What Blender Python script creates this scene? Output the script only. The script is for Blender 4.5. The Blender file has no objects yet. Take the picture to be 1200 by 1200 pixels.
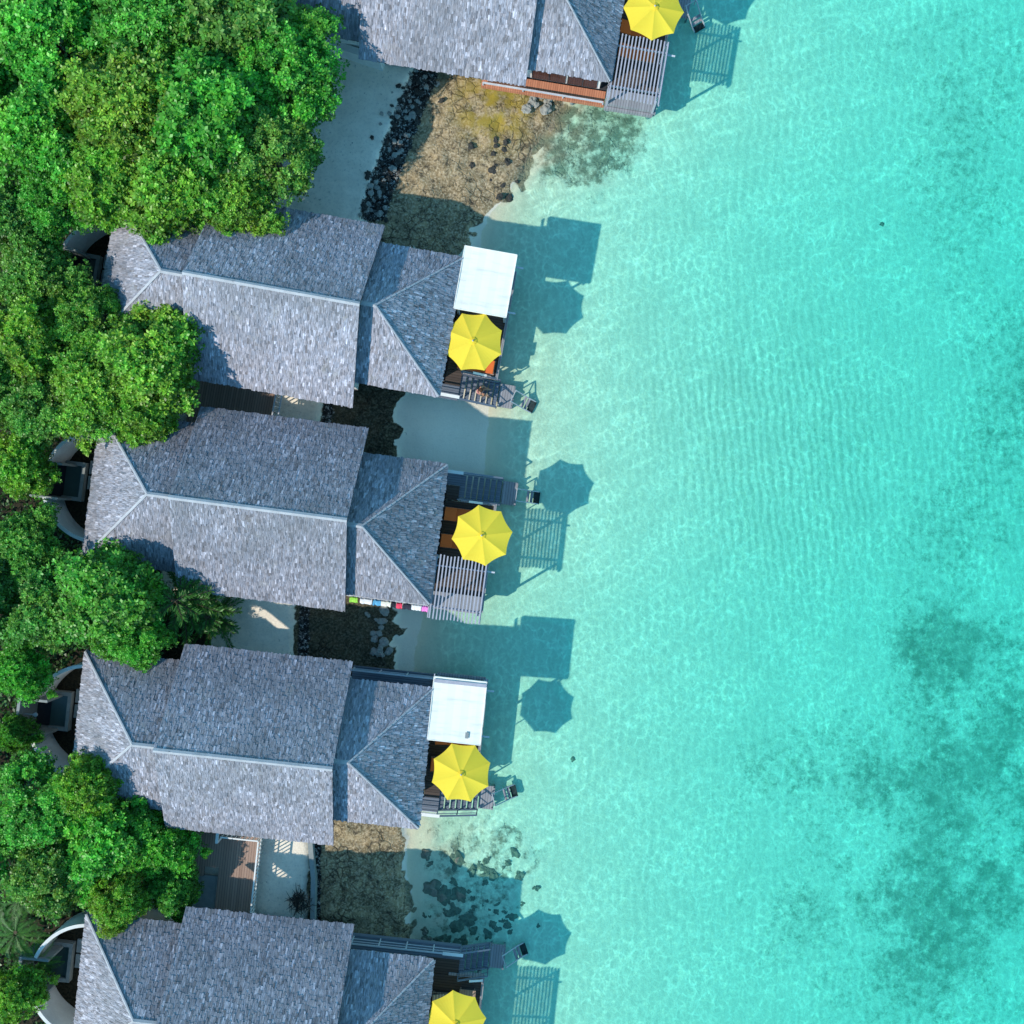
import bpy, math, random
import numpy as np
from mathutils import Vector, Matrix
from mathutils import noise as mn
R = math.radians
S, H = 22.0, 56.0
rng = np.random.default_rng(7)
random.seed(7)
scn = bpy.context.scene
col = scn.collection

# ------------------------------------------------------------------ helpers
def W(u, v, z=0.0):
    k = (H - z) / H / S
    return ((u - 600) * k, (600 - v) * k)

class Mat:
    def __init__(self, name):
        self.m = bpy.data.materials.new(name); self.m.use_nodes = True
        self.t = self.m.node_tree; self.t.nodes.clear()
        self.out = self.t.nodes.new('ShaderNodeOutputMaterial')
    def n(self, typ, ins=None, **kw):
        nd = self.t.nodes.new('ShaderNode' + typ)
        for k, v in kw.items(): setattr(nd, k, v)
        for k, v in (ins or {}).items():
            s = nd.inputs[k]
            if isinstance(v, bpy.types.NodeSocket): self.t.links.new(v, s)
            else: s.default_value = v
        return nd
    def mix(self, f, a, b, blend='MIX'):
        nd = self.t.nodes.new('ShaderNodeMix'); nd.data_type = 'RGBA'; nd.blend_type = blend
        for i, v in ((0, f), (6, a), (7, b)):
            if isinstance(v, bpy.types.NodeSocket): self.t.links.new(v, nd.inputs[i])
            else:
                if i and len(v) == 3: v = (*v, 1)
                nd.inputs[i].default_value = v
        return nd.outputs[2]
    def math(self, op, a, b=0.0, c=None, clamp=False):
        nd = self.t.nodes.new('ShaderNodeMath'); nd.operation = op; nd.use_clamp = clamp
        for i, v in ((0, a), (1, b), (2, c)):
            if v is None: continue
            if isinstance(v, bpy.types.NodeSocket): self.t.links.new(v, nd.inputs[i])
            else: nd.inputs[i].default_value = v
        return nd.outputs[0]
    def ramp(self, f, lo, hi, a=0.0, b=1.0):
        nd = self.t.nodes.new('ShaderNodeMapRange'); nd.interpolation_type = 'SMOOTHSTEP'
        self.t.links.new(f, nd.inputs[0])
        for i, v in ((1, lo), (2, hi), (3, a), (4, b)): nd.inputs[i].default_value = v
        return nd.outputs[0]
    def noise(self, vec, scale, detail=4, rough=.55, dist=0.0):
        return self.n('TexNoise', {'Vector': vec, 'Scale': scale, 'Detail': detail, 'Roughness': rough, 'Distortion': dist}).outputs[0]
    def coord(self, sc=None, kind='Object'):
        c = self.n('TexCoord').outputs[kind]
        if sc: c = self.n('Mapping', {'Vector': c, 'Scale': sc}).outputs[0]
        return c
    def pos(self, sc=None):
        c = self.n('NewGeometry').outputs['Position']
        if sc: c = self.n('Mapping', {'Vector': c, 'Scale': sc}).outputs[0]
        return c
    def attr(self, name): return self.n('Attribute', attribute_name=name)
    def bump(self, h, strength=.4, dist=.02):
        return self.n('Bump', {'Height': h, 'Strength': strength, 'Distance': dist}).outputs[0]
    def surf(self, colr, rough=.8, normal=None, spec=.2, **kw):
        ins = {'Base Color': colr if isinstance(colr, bpy.types.NodeSocket) else (*colr, 1), 'Roughness': rough, 'Specular IOR Level': spec}
        if normal is not None: ins['Normal'] = normal
        ins.update(kw)
        p = self.n('BsdfPrincipled', ins)
        self.t.links.new(p.outputs[0], self.out.inputs[0]); return self.m

class MB:
    """collects faces for ONE mesh object"""
    def __init__(self): self.v = []; self.f = []; self.c = []; self.uv = []; self.col_on = False
    def face(self, pts, c=None, uv=None):
        b = len(self.v); self.v += [tuple(p) for p in pts]; self.f.append(tuple(range(b, b + len(pts))))
        self.c.append(c if c is not None else (1, 1, 1)); self.uv.append(uv or [(0, 0)] * len(pts))
    def box(self, x0, x1, y0, y1, z0, z1, c=None, M=None):
        x0, x1 = min(x0, x1), max(x0, x1); y0, y1 = min(y0, y1), max(y0, y1); z0, z1 = min(z0, z1), max(z0, z1)
        P = [Vector(p) for p in ((x0,y0,z0),(x1,y0,z0),(x1,y1,z0),(x0,y1,z0),(x0,y0,z1),(x1,y0,z1),(x1,y1,z1),(x0,y1,z1))]
        if M is not None: P = [M @ p for p in P]
        for q in ((0,3,2,1),(4,5,6,7),(0,1,5,4),(1,2,6,5),(2,3,7,6),(3,0,4,7)): self.face([P[i] for i in q], c)
        return self
    def beam(self, a, b, w, h, c=None):
        a, b = Vector(a), Vector(b); d = (b - a); L = d.length; d.normalize()
        up = Vector((0, 0, 1)) if abs(d.z) < .95 else Vector((1, 0, 0))
        sx = d.cross(up).normalized(); uz = sx.cross(d)
        M = Matrix((( d.x, sx.x, uz.x, a.x), (d.y, sx.y, uz.y, a.y), (d.z, sx.z, uz.z, a.z), (0,0,0,1)))
        return self.box(0, L, -w/2, w/2, -h/2, h/2, c, M)
    def tube(self, pts, rad, n=8, c=None, cap=True):
        pts = [Vector(p) for p in pts]
        if not hasattr(rad, '__len__'): rad = [rad] * len(pts)
        rings = []
        for i, p in enumerate(pts):
            d = (pts[min(i+1, len(pts)-1)] - pts[max(i-1, 0)]).normalized()
            up = Vector((0,0,1)) if abs(d.z) < .9 else Vector((1,0,0))
            a = d.cross(up).normalized(); b = a.cross(d)
            rings.append([p + (a*math.cos(2*math.pi*k/n) + b*math.sin(2*math.pi*k/n))*rad[i] for k in range(n)])
        for i in range(len(rings)-1):
            for k in range(n): self.face([rings[i][k], rings[i][(k+1)%n], rings[i+1][(k+1)%n], rings[i+1][k]], c)
        if cap: self.face(rings[-1], c); self.face(rings[0][::-1], c)
        return self
    def build(self, name, mat, parent=None, smooth=False):
        me = bpy.data.meshes.new(name); me.from_pydata(self.v, [], self.f)
        ca = me.color_attributes.new('col', 'FLOAT_COLOR', 'CORNER')
        buf = np.ones((len(me.loops), 4), np.float32); uvb = np.zeros((len(me.loops), 2), np.float32); i = 0
        for f, c, uv in zip(self.f, self.c, self.uv):
            n = len(f); buf[i:i+n, :3] = c; uvb[i:i+n] = uv; i += n
        ca.data.foreach_set('color', buf.ravel())
        ul = me.uv_layers.new(name='UVMap'); ul.data.foreach_set('uv', uvb.ravel())
        if smooth:
            me.polygons.foreach_set('use_smooth', [True] * len(me.polygons))
        me.materials.append(mat)
        o = bpy.data.objects.new(name, me); col.objects.link(o)
        if parent: o.parent = parent
        return o

def bevel(o, w=.01, seg=1):
    m = o.modifiers.new('bevel', 'BEVEL'); m.width = w; m.segments = seg; m.limit_method = 'ANGLE'; return o
def weld(o, d=.0005):
    m = o.modifiers.new('weld', 'WELD'); m.merge_threshold = d; return o
def tag(o, label=None, cat=None, group=None, kind=None):
    if label: o['label'] = label
    if cat: o['category'] = cat
    if group: o['group'] = group
    if kind: o['kind'] = kind
    return o
def empty(name, loc=(0,0,0), rz=0, **kw):
    o = bpy.data.objects.new(name, None); col.objects.link(o); o.location = loc; o.rotation_euler = (0, 0, rz)
    o.empty_display_size = .3
    return tag(o, **kw)
kids = {}
def children(o): return [c for c in bpy.data.objects if c.parent == o]
def copy_tree(o, parent=None):
    c = o.copy(); col.objects.link(c)
    if parent: c.parent = parent
    for ch in children(o): copy_tree(ch, c)
    return c
def quads_mesh(name, P, C, mat):
    """P: (n,4,3) quads, C: (n,3) colours"""
    n = len(P); me = bpy.data.meshes.new(name)
    me.vertices.add(n*4); me.vertices.foreach_set('co', P.astype(np.float32).ravel())
    me.loops.add(n*4); me.loops.foreach_set('vertex_index', np.arange(n*4, dtype=np.int32))
    me.polygons.add(n); me.polygons.foreach_set('loop_start', np.arange(0, n*4, 4, dtype=np.int32))
    me.polygons.foreach_set('loop_total', np.full(n, 4, dtype=np.int32))
    me.update()
    ca = me.color_attributes.new('col', 'FLOAT_COLOR', 'CORNER')
    buf = np.ones((n*4, 4), np.float32); buf[:, :3] = np.repeat(C, 4, axis=0)
    ca.data.foreach_set('color', buf.ravel())
    me.materials.append(mat); return me

# ------------------------------------------------------------------ light, sky, camera
ELEV = R(38); AZ = Vector((-.863, -.503, 0)).normalized()
w = bpy.data.worlds.new('World'); scn.world = w; w.use_nodes = True
nt = w.node_tree; nt.nodes.clear()
sky = nt.nodes.new('ShaderNodeTexSky'); sky.sky_type = 'NISHITA'; sky.sun_disc = False
sky.sun_elevation = ELEV; sky.sun_rotation = math.atan2(AZ.x, AZ.y); sky.ozone_density = 3.0; sky.dust_density = .2
bg = nt.nodes.new('ShaderNodeBackground'); bg.inputs[1].default_value = .15
wo = nt.nodes.new('ShaderNodeOutputWorld'); tn = nt.nodes.new('ShaderNodeVectorMath'); tn.operation = 'MULTIPLY'; tn.inputs[1].default_value = (.96, 1.78, 1.70); nt.links.new(sky.outputs[0], tn.inputs[0]); nt.links.new(tn.outputs[0], bg.inputs[0]); nt.links.new(bg.outputs[0], wo.inputs[0])
sl = bpy.data.lights.new('sun', 'SUN'); sl.energy = 4.8; sl.angle = R(.7); sl.color = (1, .93, .82)
so = bpy.data.objects.new('sun', sl); col.objects.link(so)
sd = Vector((AZ.x*math.cos(ELEV), AZ.y*math.cos(ELEV), math.sin(ELEV)))
so.rotation_euler = sd.to_track_quat('Z', 'Y').to_euler(); so.location = (-30, -20, 60)
cd = bpy.data.cameras.new('camera'); cam = bpy.data.objects.new('camera', cd); col.objects.link(cam)
cam.location = (0, 0, H); cd.sensor_width = 36; cd.sensor_fit = 'HORIZONTAL'; cd.angle = 2*math.atan(600/S/H)
cd.clip_end = 6000; scn.camera = cam
scn.view_settings.view_transform = 'Standard'; scn.view_settings.look = 'None'; scn.view_settings.exposure = 0
scn.cycles.max_bounces = 5; scn.cycles.diffuse_bounces = 3; scn.cycles.transparent_max_bounces = 12; scn.cycles.use_denoising = True
scn.cycles.caustics_reflective = False; scn.cycles.caustics_refractive = False

# ------------------------------------------------------------------ materials
def m_shingle():
    M = Mat('shingle'); c = M.attr('col').outputs['Color']
    uv = M.n('UVMap').outputs[0]
    st = M.noise(M.n('Mapping', {'Vector': uv, 'Scale': (30, 3.0, 1)}).outputs[0], 1.0, 4, .65)
    big = M.noise(M.pos(), .35, 4)
    k = M.math('MULTIPLY', M.ramp(st, .32, .74, .55, 1.85), M.math('ADD', .88, M.math('MULTIPLY', M.n('ObjectInfo').outputs['Random'], .24)))
    cc = M.n('VectorMath', {0: c, 1: M.n('CombineXYZ', {0: k, 1: k, 2: k}).outputs[0]}, operation='MULTIPLY').outputs[0]
    cc = M.mix(M.ramp(big, .42, .68, 0, .45), cc, (.13, .14, .16), 'MIX')
    cc = M.mix(M.ramp(M.noise(M.pos(), 1.1, 6, .7), .56, .72, 0, .4), cc, (.34, .33, .31), 'MIX')
    return M.surf(cc, .75, M.bump(st, .5, .02), .35)
def m_wood(name, c0, c1, axis=0, plank=.14, rough=.75):
    M = Mat(name); p = M.coord()
    x = M.n('SeparateXYZ', {0: p})
    a = x.outputs[axis]; grain_sc = (1.5, 14, 6) if axis == 1 else (14, 1.5, 6)
    g = M.noise(M.coord(grain_sc), 1.6, 5, .65)
    pl = M.math('FLOOR', M.math('DIVIDE', a, plank))
    rnd = M.n('TexWhiteNoise', {'W': pl}, noise_dimensions='1D').outputs[0]
    gap = M.ramp(M.math('ABSOLUTE', M.math('SUBTRACT', M.math('FRACT', M.math('DIVIDE', a, plank)), .5)), .42, .48)
    cc = M.mix(M.math('ADD', M.math('MULTIPLY', rnd, .45), M.math('MULTIPLY', g, .55)), c0, c1)
    cc = M.mix(gap, cc, tuple(q*.15 for q in c0))
    return M.surf(cc, rough, M.bump(g, .3, .01), .25)
def m_plain(name, c, rough=.7, var=.25, sc=3.0, spec=.2, bump=.25):
    M = Mat(name); p = M.coord(); n1 = M.noise(p, sc, 6, .6); n2 = M.noise(p, sc*9, 4, .6)
    cc = M.mix(M.ramp(n1, .3, .75, 0, var), c, tuple(q*.45 for q in c)); cc = M.mix(M.ramp(n2, .45, .8, 0, var*.7), cc, tuple(min(1, q*1.35) for q in c))
    return M.surf(cc, rough, M.bump(n2, bump, .01), spec)
def m_cloth(name, c, var=.12, transl=.25, stain=(.5, .5, .48)):
    M = Mat(name); p = M.coord(); n = M.noise(M.coord((.5, 3, 1)), 1.5, 5, .6)
    cc = M.mix(M.ramp(n, .45, .85, 0, var), c, stain)
    cc = M.n('VectorMath', {0: cc, 1: M.attr('col').outputs['Color']}, operation='MULTIPLY').outputs[0]
    d = M.n('BsdfPrincipled', {'Base Color': cc, 'Roughness': .8, 'Specular IOR Level': .15, 'Normal': M.bump(M.noise(p, 60, 2), .15, .003)})
    t = M.n('BsdfTranslucent', {'Color': cc}); mx = M.n('MixShader', {0: transl, 1: d.outputs[0], 2: t.outputs[0]})
    M.t.links.new(mx.outputs[0], M.out.inputs[0]); return M.m
def m_leaf(name, base, tip=(.22, .42, .03)):
    M = Mat(name); a = M.attr('col').outputs['Color']; oc = M.n('ObjectInfo').outputs['Color']
    big = M.noise(M.pos(), .55, 3)
    cc = M.n('VectorMath', {0: a, 1: oc}, operation='MULTIPLY').outputs[0]
    cc = M.mix(M.ramp(big, .4, .7, 0, .5), cc, M.n('VectorMath', {0: cc, 1: (1.3, 1.06, .8)}, operation='MULTIPLY').outputs[0])
    d = M.n('BsdfPrincipled', {'Base Color': cc, 'Roughness': .42, 'Specular IOR Level': .35})
    tc = M.n('VectorMath', {0: cc, 1: (1.5, 1.5, .5)}, operation='MULTIPLY').outputs[0]
    t = M.n('BsdfTranslucent', {'Color': tc}); mx = M.n('MixShader', {0: .32, 1: d.outputs[0], 2: t.outputs[0]})
    M.t.links.new(mx.outputs[0], M.out.inputs[0]); return M.m

MT = dict(
    shingle=m_shingle(),
    under=m_plain('roof_lining', (.05, .05, .055), .9),
    cap=m_plain('ridge_cap_metal', (.42, .43, .46), .6, .4, 2.0),
    plaster=m_plain('white_plaster', (.74, .75, .74), .85, .3, 1.2),
    wood_dark=m_wood('dark_deck_wood', (.045, .035, .032), (.10, .075, .065), 1),
    wood_grey=m_wood('grey_weathered_wood', (.20, .20, .22), (.36, .36, .39), 0),
    wood_blue=m_wood('blue_grey_wood', (.10, .12, .16), (.20, .23, .29), 1, .12),
    wood_red=m_wood('terracotta_deck_wood', (.40, .15, .085), (.62, .26, .15), 0, .12),
    wood_brown=m_wood('brown_deck_wood', (.24, .155, .12), (.42, .29, .23), 0, .13),
    frame=m_plain('dark_timber_frame', (.05, .048, .055), .7, .4, 6),
    slat=m_plain('pale_slat_paint', (.40, .40, .46), .7, .35, 5),
    railm=m_plain('pale_handrail_paint', (.55, .57, .62), .5, .3, 5),
    whitep=m_plain('white_paint', (.78, .78, .76), .6, .15, 3),
    glass=m_plain('dark_window_glass', (.02, .025, .035), .12, .2, 2, .6, 0),
    canvas=m_cloth('white_canvas', (.93, .92, .85), .6, .15, (.58, .58, .5)),
    yellow=m_cloth('yellow_parasol_canvas', (1.0, .76, .07), .22, .30, (.95, .60, .04)),
    orange=m_cloth('orange_cushion_fabric', (.58, .13, .035), .25, 0, (.35, .08, .03)),
    stripe=m_cloth('beige_cushion_fabric', (.42, .33, .26), .2, 0),
    metal=m_plain('galvanised_metal', (.42, .44, .46), .4, .3, 4, .5),
    soil=m_plain('wet_rock', (.05, .05, .045), .8, .5, 2, .3, .8),
    greyrock=m_plain('pale_grey_rock', (.33, .33, .30), .85, .5, 2, .3, .8),
    coral=m_plain('submerged_rock', (.19, .20, .16), .9, .6, 2, .1, .9),
    bark=m_plain('tree_bark', (.10, .075, .05), .9, .5, 3, .1, .8),
    leaf=m_leaf('broad_leaf', (0, 0, 0)),
    tub=m_plain('plunge_tub_tile', (.05, .09, .09), .3, .3, 3, .5, .1),
    stone=m_plain('grey_stone_trim', (.28, .31, .31), .8, .4, 3),
)

# ------------------------------------------------------------------ ground, seabed and water
def axis_lines(lo, hi, step, far):
    a = list(np.arange(lo, hi + 1e-6, step)); s = step
    l, r = [lo], [hi]
    while r[-1] < far: s *= 1.5; l.append(l[-1] - s); r.append(r[-1] + s)
    return np.array(l[1:][::-1] + a + r[1:])
gx = axis_lines(-29, 30, .2, 2500); gy = axis_lines(-29, 29, .2, 2500)
GX, GY = np.meshgrid(gx, gy); U = GX*S + 600; V = 600 - GY*S
def vnoise(X, Y, sc, seed=0, octv=4):
    r = np.random.default_rng(seed); out = np.zeros_like(X); amp = 1; tot = 0
    for o in range(octv):
        T = r.random((64, 64)); x = X*sc; y = Y*sc; xi = np.floor(x).astype(int); yi = np.floor(y).astype(int)
        fx = x-xi; fy = y-yi; fx = fx*fx*(3-2*fx); fy = fy*fy*(3-2*fy)
        g = lambda i, j: T[(yi+j) % 64, (xi+i) % 64]
        out += amp*((g(0,0)*(1-fx)+g(1,0)*fx)*(1-fy)+(g(0,1)*(1-fx)+g(1,1)*fx)*fy); tot += amp; amp *= .5; sc *= 2.03
    return out/tot
def sdf(poly, U, V):
    d = np.full(U.shape, 1e18); ins = np.zeros(U.shape, bool); n = len(poly)
    for i in range(n):
        ax, ay = poly[i]; bx, by = poly[(i+1) % n]; ex, ey = bx-ax, by-ay
        t = np.clip(((U-ax)*ex + (V-ay)*ey)/(ex*ex+ey*ey), 0, 1)
        d = np.minimum(d, (U-ax-t*ex)**2 + (V-ay-t*ey)**2)
        if ay != by:
            c = ((ay > V) != (by > V)) & (U < ex*(V-ay)/(by-ay) + ax); ins ^= c
    return np.where(ins, -1, 1)*np.sqrt(d)
def sstep(x, a, b): t = np.clip((x-a)/(b-a), 0, 1); return t*t*(3-2*t)
SHV = [-400, 60, 130, 200, 245, 330, 420, 480, 560, 640, 700, 760, 880, 960, 1050, 1120, 1250, 1700]
SHU = [660, 660, 650, 605, 575, 560, 572, 578, 572, 540, 505, 492, 484, 480, 484, 486, 480, 470]
EDV = [-400, 60, 110, 170, 250, 300, 440, 520, 700, 790, 900, 960, 1080, 1200, 1700]
EDU = [500, 500, 482, 458, 430, 425, 386, 376, 354, 350, 355, 366, 366, 360, 350]
def terrain(X, Y):
    u = X*S+600; v = 600-Y*S
    n1 = vnoise(X, Y, .35, 1); n2 = vnoise(X, Y, 1.6, 2)
    xs = np.interp(v, SHV, SHU); ed = np.interp(v, EDV, EDU) + (n2-.5)*16
    d = (u-xs)/S + (n1-.5)*1.2
    z = np.where(d > 0, -1.6*(1-np.exp(-np.clip(d, 0, None)/30)), np.minimum(-.085*d, .32))
    z = z + (n1-.5)*.08 - .02
    isl = sstep(-(u-ed), -3, 7)
    z = z*(1-isl) + isl*(.85 + (n1-.5)*.1)
    reef = np.zeros_like(X)
    for poly, k, soft in REEF:
        s = sdf(poly, u, v) + (n2-.5)*34 + (n1-.5)*20
        reef = np.maximum(reef, k*sstep(-s, -soft, soft))
    reef *= (1-isl)
    z = z + reef*((n2-.45)*.38 + (vnoise(X, Y, 4.5, 5, 3)-.5)*.16) + np.where(d < 0, reef*.16, 0)
    z = z + (vnoise(X, Y, 3, 9, 2)-.5)*.025
    return z, reef, isl, d
REEF = [
    ([(470, 80), (650, 90), (668, 125), (640, 165), (612, 205), (590, 232), (560, 262), (545, 300), (420, 300), (432, 250), (458, 150)], 1, 7),
    ([(640, 110), (768, 120), (765, 170), (745, 205), (700, 235), (650, 222), (615, 200)], .5, 22),
    ([(370, 430), (475, 430), (468, 500), (462, 580), (360, 580)], 1, 6),
    ([(345, 680), (462, 690), (468, 745), (460, 800), (345, 810)], 1, 5),
    ([(360, 940), (474, 945), (480, 1020), (488, 1060), (480, 1120), (360, 1130)], 1, 5),
    ([(492, 965), (560, 945), (625, 965), (640, 1010), (615, 1050), (585, 1090), (545, 1130), (490, 1130)], .40, 18),
]
Z, REEFM, ISL, D = terrain(GX, GY)
# seagrass / rubble patches out in the lagoon
def blob(u0, v0, ru, rv, k): return k*np.exp(-(((U-u0)/ru)**2 + ((V-v0)/rv)**2))
n_a = vnoise(GX, GY, .22, 11, 5); n_b = vnoise(GX, GY, .9, 12, 4)
G = blob(1110, 770, 48, 46, 1.5) + blob(1040, 905, 170, 60, .55) + blob(1060, 1060, 160, 130, .95) + blob(1160, 950, 90, 200, .5) \
    + blob(1150, 620, 120, 90, .25) + blob(1160, 200, 90, 140, .42) + blob(1190, 460, 50, 130, .35) + blob(980, 480, 120, 160, .15) + blob(940, 40, 260, 40, .12) \
    + blob(700, 940, 60, 40, .18) + blob(1330, 900, 160, 500, .6)
G = G*sstep(n_a*.6+n_b*.5, .22, .80)*1.6
G = G*.8 + blob(1108, 772, 36, 34, 1.0)*(.4+.9*n_b) + blob(1160, 60, 90, 80, .2); G = np.clip(G, 0, 1); G[U < 620] = 0
RIP = np.clip(blob(940, 560, 110, 150, 1.1) + blob(860, 470, 130, 90, .6) + blob(1160, 560, 70, 120, .7) + blob(560, 720, 60, 60, .2) + .12, 0, 1)
LIT = sstep(-(U - (150 + 60*n_a)), -60, 40)
for (u0, v0, ru, rv) in ((170, 130, 200, 130), (215, 740, 40, 45), (120, 400, 90, 120)): LIT = np.maximum(LIT, sstep(-(((U-u0)/ru)**2 + ((V-v0)/rv)**2), -1.15, -.75))
LIT *= ISL
EDG = np.interp(V, EDV, EDU)
RUB = sstep(-np.abs(U - EDG - 10), -26, -6)*sstep(V, 70, 95)*sstep(-V, -275, -250)
RUB = np.maximum(RUB, .75*sstep(-np.abs(U - EDG - 6), -12, -3)*(V > 400))
def grid_obj(name, X, Y, Zz, attrs, mat):
    ny, nx = X.shape; me = bpy.data.meshes.new(name)
    co = np.stack([X, Y, Zz], -1).reshape(-1, 3).astype(np.float32)
    i = np.arange(ny*nx).reshape(ny, nx)
    q = np.stack([i[:-1, :-1], i[:-1, 1:], i[1:, 1:], i[1:, :-1]], -1).reshape(-1, 4)
    me.vertices.add(len(co)); me.vertices.foreach_set('co', co.ravel())
    me.loops.add(q.size); me.loops.foreach_set('vertex_index', q.ravel().astype(np.int32))
    me.polygons.add(len(q)); me.polygons.foreach_set('loop_start', np.arange(0, q.size, 4, dtype=np.int32)); me.polygons.foreach_set('loop_total', np.full(len(q), 4, np.int32))
    me.update(); me.polygons.foreach_set('use_smooth', np.ones(len(q), bool))
    for an, ch in attrs.items():
        ca = me.color_attributes.new(an, 'FLOAT_COLOR', 'POINT'); b = np.ones((len(co), 4), np.float32)
        for k, c in enumerate(ch): b[:, k] = c.ravel()
        ca.data.foreach_set('color', b.ravel())
    me.materials.append(mat); o = bpy.data.objects.new(name, me); col.objects.link(o); return o

def m_ground():
    M = Mat('shore_ground'); p = M.pos()
    z = M.n('SeparateColor', {0: M.attr('zone').outputs['Color']}); reef, isl, grs = z.outputs
    lit = M.attr('zone').outputs['Alpha']
    zz = M.n('SeparateXYZ', {0: p}).outputs[2]
    nf = M.noise(p, 9, 5, .6); nm = M.noise(p, 1.3, 5, .6); nl = M.noise(p, .25, 4, .55); ng = M.noise(p, 45, 3, .7)
    sand = M.mix(nm, (.90, .84, .70), (.78, .72, .59))
    sand = M.mix(M.ramp(nf, .5, .8, 0, .3), sand, (.48, .46, .38))
    # sand ripples on the seabed
    wv = M.n('TexWave', {'Vector': M.n('Mapping', {'Vector': p, 'Rotation': (0, 0, R(-6)), 'Scale': (1, 1, 1)}).outputs[0], 'Scale': .74, 'Distortion': 6.0, 'Detail': 4, 'Detail Scale': .8}).outputs[1]
    rip = M.n('SeparateColor', {0: M.attr('zone2').outputs['Color']}).outputs[1]
    sand = M.mix(M.math('MULTIPLY', M.ramp(zz, -.1, -.3), M.math('MULTIPLY', M.ramp(wv, .25, .9), M.math('MULTIPLY', rip, .42))), sand, (.40, .44, .34))
    # damp sand near the waterline
    damp = M.math('MULTIPLY', M.ramp(zz, .22, .02), M.ramp(zz, -.3, -.05))
    sand = M.mix(M.math('MULTIPLY', damp, .3), sand, (.42, .37, .27))
    # upper beach: pale packed sand with dark flecks
    up = M.mix(M.ramp(nm, .3, .7), (.92, .82, .68), (.80, .71, .58))
    up = M.mix(M.ramp(M.noise(p, 6, 6, .75), .45, .65, 0, .28), up, (.42, .40, .36))
    fl = M.ramp(M.noise(p, 6, 6, .78), .60, .66)
    up = M.mix(M.math('MULTIPLY', fl, M.ramp(M.noise(p, .7, 3), .42, .6)), up, (.10, .10, .09))
    c = M.mix(isl, sand, up)
    # reef pavement
    vo = M.n('TexVoronoi', {'Vector': M.mix(.22, p, M.n('TexNoise', {'Vector': p, 'Scale': 2.0, 'Detail': 6, 'Roughness': .7}).outputs[1]), 'Scale': 2.9}, feature='DISTANCE_TO_EDGE').outputs[0]
    vo2 = M.n('TexVoronoi', {'Vector': p, 'Scale': 2.1, 'Randomness': 1}).outputs['Color']
    crack = M.math('MULTIPLY', M.ramp(vo, .0, .11, 1, 0), M.ramp(M.noise(p, .8, 5, .7), .42, .60))
    rc = M.mix(M.ramp(nm, .3, .68), (.36, .27, .15), (.17, .13, .07))
    rc = M.mix(M.ramp(nf, .42, .66, 0, .8), rc, (.56, .46, .31))
    rc = M.mix(M.ramp(M.noise(p, 3.0, 8, .8), .50, .62, 0, .9), rc, (.06, .05, .035))
    # yellow algae around one spot and olive where it is wet
    px = M.n('VectorMath', {0: p, 1: (-.9, 21.5, 0)}, operation='DISTANCE').outputs['Value']
    rc = M.mix(M.math('MULTIPLY', M.ramp(px, 3.2, .6), M.ramp(M.noise(p, 1.2, 4), .35, .6)), rc, (.34, .25, .04))
    rc = M.mix(M.math('MULTIPLY', crack, M.ramp(nl, .45, .6, .25, .85)), rc, (.03, .025, .02))
    rc = M.mix(M.ramp(zz, .12, -.12, 0, .8), rc, M.mix(nf, (.12, .12, .09), (.36, .34, .27)))
    rub = M.attr('zone2').outputs['Color']; rub = M.n('SeparateColor', {0: rub}).outputs[0]
    rb = M.mix(M.ramp(M.noise(p, 5.5, 6, .8), .47, .56), (.012, .012, .012), M.mix(M.ramp(M.noise(p, 7.5, 5, .7), .5, .58), (.06, .06, .055), (.50, .50, .47)))
    y = M.n('SeparateXYZ', {0: p}).outputs[1]
    mid = M.math('MULTIPLY', M.ramp(y, -15, -12.5), M.ramp(y, 10, 8))
    rc = M.mix(M.math('MULTIPLY', mid, .8), rc, M.mix(M.ramp(nf, .4, .7), (.015, .018, .012), (.09, .085, .06)))
    rsel = M.ramp(M.math('ADD', reef, M.math('MULTIPLY', M.math('SUBTRACT', M.noise(p, 1.8, 6, .7), .5), .9)), .35, .55)
    c = M.mix(rsel, c, rc)
    # dark band of rock rubble at the foot of the island edge
    c = M.mix(M.ramp(M.math('ADD', rub, M.math('MULTIPLY', M.math('SUBTRACT', M.noise(p, 2.5, 7, .8), .5), 1.5)), .45, .6), c, rb)
    # seagrass and rubble
    gm = M.ramp(M.math('ADD', M.math('MULTIPLY', grs, .62), M.math('MULTIPLY', M.math('SUBTRACT', M.noise(p, 2.2, 8, .85), .5), 2.6)), .05, .75)
    gm = M.math('MULTIPLY', gm, M.ramp(grs, .02, .25))
    cv_ = M.n('TexVoronoi', {'Vector': M.mix(.25, p, M.n('TexNoise', {'Vector': p, 'Scale': 1.5, 'Detail': 5}).outputs[1]), 'Scale': 1.7}).outputs['Distance']
    gm = M.math('MULTIPLY', gm, M.ramp(cv_, .2, .7, 1.08, .8), clamp=True)
    c = M.mix(M.math('MULTIPLY', gm, .80), c, (.14, .22, .15))
    fleck = M.math('MULTIPLY', M.ramp(M.noise(p, 2.4, 8, .82), .58, .74), M.ramp(zz, -.12, -.35, 0, .5))
    c = M.mix(fleck, c, (.22, .30, .22))
    # leaf litter and soil
    so_ = M.mix(M.ramp(nf, .35, .65), (.012, .012, .008), (.04, .034, .02))
    so_ = M.mix(M.ramp(M.noise(p, 7, 5, .8), .6, .66), so_, (.09, .06, .03))
    c = M.mix(M.ramp(M.math('ADD', lit, M.math('MULTIPLY', M.math('SUBTRACT', nm, .5), 1.2)), .35, .6), c, so_)
    h = M.math('ADD', M.math('MULTIPLY', nf, .5), M.math('MULTIPLY', ng, .2))
    h = M.math('ADD', h, M.math('MULTIPLY', M.math('MULTIPLY', rsel, -1.6), crack))
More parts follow.
